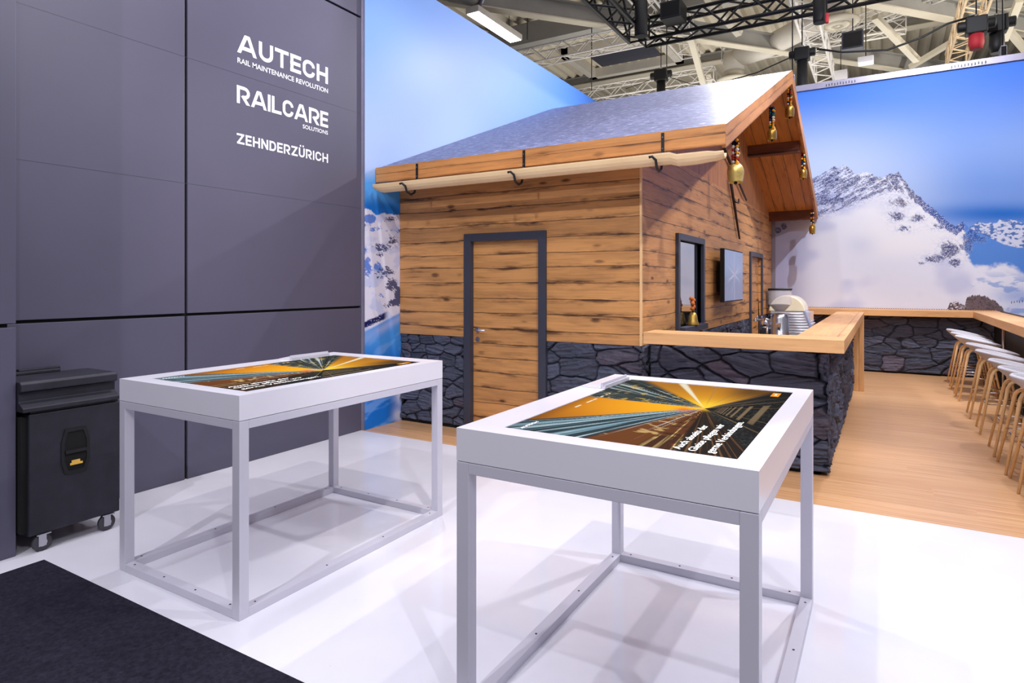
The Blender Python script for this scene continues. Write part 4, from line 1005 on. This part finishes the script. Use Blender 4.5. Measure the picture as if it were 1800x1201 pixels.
# ================================================================== TOUCH TABLES
def ray_ang(s, t): return math.degrees(math.atan2((t - .335) * .775, (s - .551) * 1.27))
RAYS = [(.126, .982), (.56, .897), (.943, .823), (1.003, .328), (1.005, .091), (.914, -.011), (.089, -.012), (-.003, .24), (-.009, .385), (.004, .621)]
def screen_col(a, b, P):
    s = a / 1.268; t = b / .774; dx = (s - .551) * 1.27; dy = (t - .335) * .775
    th = np.degrees(np.arctan2(dy, dx)) % 360; r = np.hypot(dx, dy)
    ra = [ray_ang(*q) % 360 for q in RAYS]
    # order round the vanishing point
    r0, r1, r2, r3, r4, r5, r6, r7, r8, r9 = ra
    c = np.tile(linA([12, 11, 10]), (len(a), 1))
    def sec(a0, a1, soft=1.2):
        w = (a1 - a0) % 360; x = (th - a0) % 360
        x = np.where(x > 180 + w / 2, x - 360, x)
        return sst(-soft, soft, x) * sst(-soft, soft, w - x)
    streak = fbm(th * .55, r * 1.2, 2, 5); fine = fbm(th * 2.1, r * 2 + 3, 3, 4); bars = fbm(th * .12, np.log(r + .02) * 16, 4, 3)
    # orange sky left of the upper train
    o = np.tile(linA([206, 126, 16]), (len(a), 1)); o = lerpc(o, [246, 176, 24], np.exp(-(r / .35) ** 2)); o = lerpc(o, [126, 72, 14], sst(.35, .85, r)); o = lerpc(o, [90, 52, 14], sst(.9, 1., t) * .4)
    k = sec(r1, r0); c = c * (1 - k[:, None]) + o * k[:, None]
    # upper train
    tr = np.tile(linA([44, 52, 50]), (len(a), 1)); tr = lerpc(tr, [150, 168, 176], sst(.55, .72, streak)); tr = lerpc(tr, [236, 244, 248], sst(.62, .74, fine) * sst(.45, .6, streak)); tr = lerpc(tr, [24, 26, 22], sst(.42, .3, streak)); tr = lerpc(tr, [206, 170, 70], sst(.62, .72, bars) * .5)
    k = sec(r2, r1); c = c * (1 - k[:, None]) + tr * k[:, None]
    # bright yellow sky
    y = np.tile(linA([196, 130, 20]), (len(a), 1)); y = lerpc(y, [250, 206, 50], np.exp(-(r / .17) ** 2)); y = lerpc(y, [150, 96, 26], sst(.25, .6, r) * .7); y = lerpc(y, [238, 230, 190], sst(1.6, .3, abs(((th - r2) % 360) - ((r3 - r2) % 360))) * 0)
    k2 = np.abs(((th - (r2 - 14)) + 180) % 360 - 180); y = lerpc(y, [226, 222, 196], sst(2.6, .8, k2) * .85)
    k = sec((r2 - 58) % 360, r2, 2.5); c = c * (1 - k[:, None]) + y * k[:, None]
    # tracks on the right, dark with sleepers
    dk = np.tile(linA([40, 34, 28]), (len(a), 1)); dk = lerpc(dk, [112, 100, 80], sst(.6, .72, streak) * .5 + np.exp(-(r / .12) ** 2) * .8); dk = lerpc(dk, [8, 8, 9], sst(.3, .75, r) * .85)
    k = sec(r5, (r2 - 56) % 360, 2.); c = c * (1 - k[:, None]) + dk * k[:, None]
    for aa, wd in ((-5, .8), (-13, 1.), (-20, 1.4), (-30, .9), (8, .8)):
        q = np.abs(((th - aa) + 180) % 360 - 180); c = lerpc(c, [150, 120, 76], sst(wd, .2, q) * sst(.9, .1, r) * .7)
    # gravel and brown carriages below
    gv = lerpc(np.tile(linA([22, 24, 24]), (len(a), 1)), [62, 62, 60], sst(.5, .68, fbm(s * 160, t * 100, 5, 3)) * .7)
    k = sec(r6, r5, 1.5); c = c * (1 - k[:, None]) + gv * k[:, None]
    b1 = lerpc(np.tile(linA([34, 24, 16]), (len(a), 1)), [120, 84, 50], sst(.58, .7, fine) * .8); k = sec(r7, r6, 1.); c = c * (1 - k[:, None]) + b1 * k[:, None]
    b2 = lerpc(np.tile(linA([96, 52, 24]), (len(a), 1)), [224, 186, 120], sst(.58, .7, fbm(th * .9, r * 3, 6, 3))); b2 = lerpc(b2, [30, 18, 12], sst(.5, .4, bars) * .6); k = sec(r8, r7, 1.); c = c * (1 - k[:, None]) + b2 * k[:, None]
    b3 = np.tile(linA([104, 58, 22]), (len(a), 1)); b3 = lerpc(b3, [196, 206, 210], sst(.56, .68, streak) * .8); b3 = lerpc(b3, [236, 200, 130], sst(.6, .7, bars) * .5); k = sec(r9, r8, 1.); c = c * (1 - k[:, None]) + b3 * k[:, None]
    b4 = np.tile(linA([40, 56, 64]), (len(a), 1)); b4 = lerpc(b4, [118, 150, 164], sst(.5, .66, streak)); b4 = lerpc(b4, [232, 244, 250], sst(.6, .7, fine) * sst(.4, .6, streak)); b4 = lerpc(b4, [14, 18, 20], sst(.6, 1.0, r) * .6)
    k = sec(r0, r9, .8); c = c * (1 - k[:, None]) + b4 * k[:, None]
    c = lerpc(c, [255, 196, 60], np.exp(-(r / .045) ** 2) * .7)
    c = lerpc(c, [214, 96, 20], blob(s, t, .50, .42, .03, .04) * .8)
    # near track: sleepers across, two rails
    k = sec(216, 322, 2.); gb = lerpc(np.tile(linA([12, 12, 12]), (len(a), 1)), [58, 54, 48], sst(.52, .7, fbm(s * 190, t * 120, 5, 3)) * .8)
    c = c * (1 - k[:, None]) + gb * k[:, None]
    d_ = np.maximum(-dy, .01); slp = sst(.25, .7, np.cos(.62 / d_ * 2 * PI)); k = sec(226, 312, 2.) * sst(.035, .06, d_)
    c = lerpc(c, [128, 108, 80], slp * k * .8)
    for aa, wd in ((321, 1.3), (218, 1.2), (238, .7), (300, .6)):
        q = np.abs(((th - aa) + 180) % 360 - 180); c = lerpc(c, [150, 122, 84], sst(wd, .2, q) * sst(.75, .1, r) * .75)
    c = c * (1 - .72 * sst(.12, .5, r) * sst(.42, .22, t) * sst(.05, .5, s))[:, None]
    # orange badge
    bx = (s > .885) & (s < .965) & (t > .055) & (t < .098); c = np.where(bx[:, None], linA([240, 150, 30])[None, :], c)
    bx = (s > .91) & (s < .94) & (t > .07) & (t < .082); c = np.where(bx[:, None], linA([255, 240, 220])[None, :], c)
    # menu marks
    for s0, s1 in ((.36, .405), (.45, .5), (.505, .535), (.57, .595), (.62, .63), (.645, .66)):
        bx = (s > s0) & (s < s1) & (abs(t - .925) < .006); c = np.where(bx[:, None], linA([226, 214, 190])[None, :], c)
    return c
LT, WT, HT, ST = 1.485, .986, 1.002, .886
def table(x, y, label):
    """x,y: near right corner"""
    root = empty('touch_table', label, 'table', (x - WT / 2, y + LT / 2, 0), 'white touchscreen tables'); a, b = WT / 2, LT / 2
    m = MB(); fx0, fx1, fy0, fy1 = -.6535 * 0 + (-.846 + WT / 2), (-.072 + WT / 2), .088 - b, 1.358 - b
    m.box((-a, -b, ST + .003), (a, fy0, HT)); m.box((-a, fy1, ST + .003), (a, b, HT)); m.box((-a, fy0, ST + .003), (fx0, fy1, HT)); m.box((fx1, fy0, ST + .003), (a, fy1, HT)); m.box((fx0, fy0, ST + .003), (fx1, fy1, HT - .012))
    top = m.build('table_top', M['white'], root)
    # screen: picture's right = +Y, picture's up = -X
    sx0 = fx1; sc_ = MB(); sc_.box((fx0, fy0, HT - .0125), (fx1, fy1, HT - .003)); sc_ = sc_.build('screen', M['black'], root); sc_['label'] = 'black glass touchscreen showing railway yard picture'
    grid('picture', M['screen'], (fx1 - .002, fy0 + .002, HT - .0026), (0, 1, 0), (-1, 0, 0), fy1 - fy0 - .004, fx1 - fx0 - .004, 520, 320, screen_col, sc_, N=(0, 0, 1))
    Z = HT - .0018
    def tx(s, t_, w, h, body, off=.004, mat='screen_text', nm='screen_text'):
        return text_mesh(nm, body, M[mat], sc_, (fx1 - t_ * .774, fy0 + s * 1.27, Z), (0, 1, 0), (-1, 0, 0), w * 1.27, h, off)
    tx(.024, .222, .285, .026, 'Auch abseits der'); tx(.026, .163, .32, .026, 'Gleise pflegen wir'); tx(.027, .098, .378, .026, 'gerne Verbindungen.')
    tx(.02, .925, .095, .013, 'AUTECH', .01)
    s_ = MB(); w_ = .05; TZ = ST - .0
    # frame: four legs, top rails, base rails
    for lx in (-1, 1):
        for ly in (-1, 1):
            l = MB(); x1, y1 = lx * a, ly * b; l.box((x1, y1, 0), (x1 - lx * w_, y1 - ly * w_, ST)); l.build('leg', M['white_frame'], root, bevel=.002)
    for zz, nm in ((ST - .038, 'upper_rail'), (0.0, 'base_rail')):
        z1 = zz + (.038 if zz else .04)
        for q in (((-a + w_, -b), (a - w_, -b + w_)), ((-a + w_, b - w_), (a - w_, b)), ((-a, -b + w_), (-a + w_, b - w_)), ((a - w_, -b + w_), (a, b - w_))):
            l = MB(); l.box((q[0][0], q[0][1], zz), (q[1][0], q[1][1], z1)); l = l.build(nm, M['white_frame'], root, bevel=.0015)
            if not zz:
                cx0, cy0 = (q[0][0] + q[1][0]) / 2, (q[0][1] + q[1][1]) / 2; hx, hy = (q[1][0] - q[0][0]) / 2 - .05, (q[1][1] - q[0][1]) / 2 - .05
                for f in (-1, -.33, .33, 1):
                    s_ = MB(); s_.lathe([(.005, .0402), (.005, .0412), (.001, .0414)], (cx0 + (f * hx if hx > hy else 0), cy0 + (f * hy if hy > hx else 0), 0), 8); s_.build('screw', M['iron'], l)
    return root
table(-2.457, 1.765, 'white touchscreen table on the left in front of the dark wall')
table(-.285, 1.761, 'white touchscreen table in the right foreground before the bar')
def card(x, y, label):
    root = empty('leaflet_holder', label, 'leaflet holder', (x, y, HT + .0005))
    m = MB(); m.prism([(-.06, 0), (.044, 0), (.044, .024), (-.06, .003)], 0, .32, 'y'); m.build('sloping_plate', M['white'], root)
    m = MB(); m.box((.045, 0, 0), (.052, .32, .028)); m.box((.052, 0, 0), (.062, .32, .006)); m.box((.062, 0, 0), (.067, .32, .018)); m.build('lip', M['white_frame'], root, bevel=.001)
card(-1.195, 2.76, 'small white leaflet holder on the edge of the right table')
card(-3.37, 2.76, 'small white leaflet holder on the edge of the left table')

# ================================================================== SPEAKER CASE, CARPET
sk = empty('speaker_case', 'scuffed black wheeled speaker case in the wall niche', 'speaker case', (-4.05, 1.6, 0))
fx = 0
W = .478
m = MB(); m.box((-.44, 0, .10), (0, W, .775)); m.build('case_body', M['case'], sk, bevel=.006)
m = MB(); m.box((-.42, -.03, .12), (-.02, .0, .76)); m.build('grille_side', M['void'], sk)
m = MB(); m.box((-.42, .012, .775), (-.012, W - .004, .792)); m.build('mesh_strip', plain('black_mesh', (26, 24, 26), .6, var=.8, vs=130), sk)
m = MB(); m.prism([(.02, .792), (.02, .815), (-.035, .845), (-.035, .895), (-.005, .905), (-.005, .945), (-.02, .957), (-.36, .957), (-.36, .792)], -.035, W - .01, 'y'); m.build('lid', M['case'], sk, bevel=.004)
m = MB(); m.box((-.42, .1, .957), (-.38, .32, .985)); m.box((-.42, -.03, .957), (-.33, .30, .975)); m.build('lid_bar', M['case'], sk, bevel=.004)
hp = MB(); cy, cz = .232, .53; oct_ = lambda a, b, c: [(cy - a, cz - b), (cy - a * 1.0, cz - b), (cy + a, cz - b), (cy + a + c, cz - b * .45), (cy + a + c, cz + b * .45), (cy + a, cz + b), (cy - a, cz + b), (cy - a - c, cz + b * .45), (cy - a - c, cz - b * .45)]
O1 = oct_(.055, .13, .02)[1:]; O2 = oct_(.04, .112, .018)[1:]
for i in range(len(O1)):
    j = (i + 1) % len(O1)
    hp.hexa([(0.0, *O1[i]), (0.0, *O1[j]), (0.0, *O2[j]), (0.0, *O2[i]), (.006, *O1[i]), (.006, *O1[j]), (.006, *O2[j]), (.006, *O2[i])])
hp.box((.0005, cy - .055, cz - .012), (.012, cy + .055, cz + .006)); hd = hp.build('recessed_handle', M['black'], sk)
m = MB(); m.poly([(.002, *p) for p in O2]); m.build('handle_cup', M['void'], hd)
m = MB(); m.box((.003, cy - .03, cz - .082), (.008, cy + .035, cz - .07)); m.box((.003, cy - .022, cz - .07), (.007, cy + .022, cz - .055)); m.build('sticker', M['tagyellow'], hd)
for y in (.07, .40):
    c = empty('caster', None, None, (0, 0, 0)); c.parent = sk; del c
for o in [o for o in bpy.data.objects if o.name.startswith('caster')]: bpy.data.objects.remove(o)
for x in (-.02, -.38):
    for y in (.07, .41):
        m = MB(); m.lathe([(.02, -.014), (.043, -.014), (.048, -.008), (.048, .008), (.043, .014), (.02, .014)], (x + .0, y, .048), 22, axis='x'); w_ = m.build('caster_wheel', M['rubber'], sk)
        m = MB(); m.lathe([(.022, -.016), (.022, .016)], (x, y, .048), 14, axis='x'); m.box((x + .016, y - .022, .03), (x + .02, y + .016, .1)); m.box((x - .02, y - .022, .03), (x - .016, y + .016, .1)); m.box((x - .03, y - .035, .094), (x + .03, y + .035, .1)); m.build('caster_fork', M['steel'], w_)
m = MB(); m.box((-3.9, -4, .0005), (3.5, 1.612, .010)); tag(m.build('carpet', M['carpet'], bevel=.003), 'dark anthracite carpet at the lower left corner of the white floor', 'carpet')

# ================================================================== LIGHT
def spot(x, y, z, tx, ty, tz, e, ang=70, blend=.35, r=.12, c=(1, .98, 1)):
    l = bpy.data.lights.new('stage_or_fill_spot', 'SPOT'); l.energy = e; l.spot_size = math.radians(ang); l.spot_blend = blend; l.shadow_soft_size = r; l.color = c
    o = bpy.data.objects.new('stage_or_fill_spot', l); col.objects.link(o); o.location = (x, y, z)
    o.rotation_euler = (Vector((tx, ty, tz)) - Vector((x, y, z))).to_track_quat('-Z', 'Y').to_euler(); return o
def area(x, y, z, sx, sy, e, c=(1, 1, 1), rot=(0, 0, 0)):
    l = bpy.data.lights.new('fill_light', 'AREA'); l.shape = 'RECTANGLE'; l.size = sx; l.size_y = sy; l.energy = e; l.color = c
    o = bpy.data.objects.new('fill_light', l); col.objects.link(o); o.location = (x, y, z); o.rotation_euler = rot; return o
COOL = (.93, .92, 1.)
area(-1, 1, 8.2, 9, 7, 260, COOL)  # large soft overhead fills, added without any fitting
area(-1, 9, 8.8, 8, 6, 170, COOL)
SP = [(3.2, -1.5, 6.2, -1.2, 3.2, .3, 400, 75, COOL),
      (-1.6, -2.6, 6.0, -2.6, 3.2, .9, 520, 70, COOL),
      (2.6, 4.2, 6.2, -2.6, 3.4, 1.0, 430, 75, COOL),
      (.6, 7.8, 6.3, -1.0, 2.4, .2, 420, 70, COOL),
      (-3.4, 4.3, 6.4, -1.6, 2.2, .2, 260, 70, COOL),
      (.4, 1.0, 6.3, -3.0, 5.6, 1.4, 420, 60, (1, .95, .9)),
      (2.2, 6.5, 6.3, -1.8, 8.4, 2.0, 400, 70, (1, .9, .95)),
      (.8, 8.9, 6.3, .8, 12.6, 2.9, 640, 100, (.9, .93, 1)),
      (-1.9, 5.0, 6.3, -4.6, 7.4, 2.2, 55, 80, COOL),
      (-2.0, 10.9, 6.05, -2.1, 6.6, 3.3, 850, 150, COOL),
      (1.0, 9.3, 6.3, .3, 8.3, 0, 300, 85, (1, .95, .95)),
      (-2.6, 3.2, 6.6, -4.6, 2.9, 5.0, 460, 66, (.93, .9, 1))]
for a_ in SP: spot(*a_[:6], a_[6], a_[7], .3 if a_[7] < 120 else 1., .05, a_[8])
# unseen lights added to brighten the hall roof from below
area(-3, 18, 5.2, 12, 8, 420, (1, .96, .9), (PI, 0, 0))
spot(7, 15, 6.0, -9, 20, 9.2, 1500, 110, .5, .3, (1, .95, .86))  # added raking light to bring out the deck corrugation

w = bpy.data.worlds.new('world'); bpy.context.scene.world = w; w.use_nodes = True
bg = w.node_tree.nodes['Background']; bg.inputs[0].default_value = (.80, .78, .92, 1); bg.inputs[1].default_value = .32
sc = bpy.context.scene
sc.view_settings.view_transform = 'Standard'; sc.view_settings.look = 'None'; sc.view_settings.gamma = 1; sc.view_settings.exposure = .2
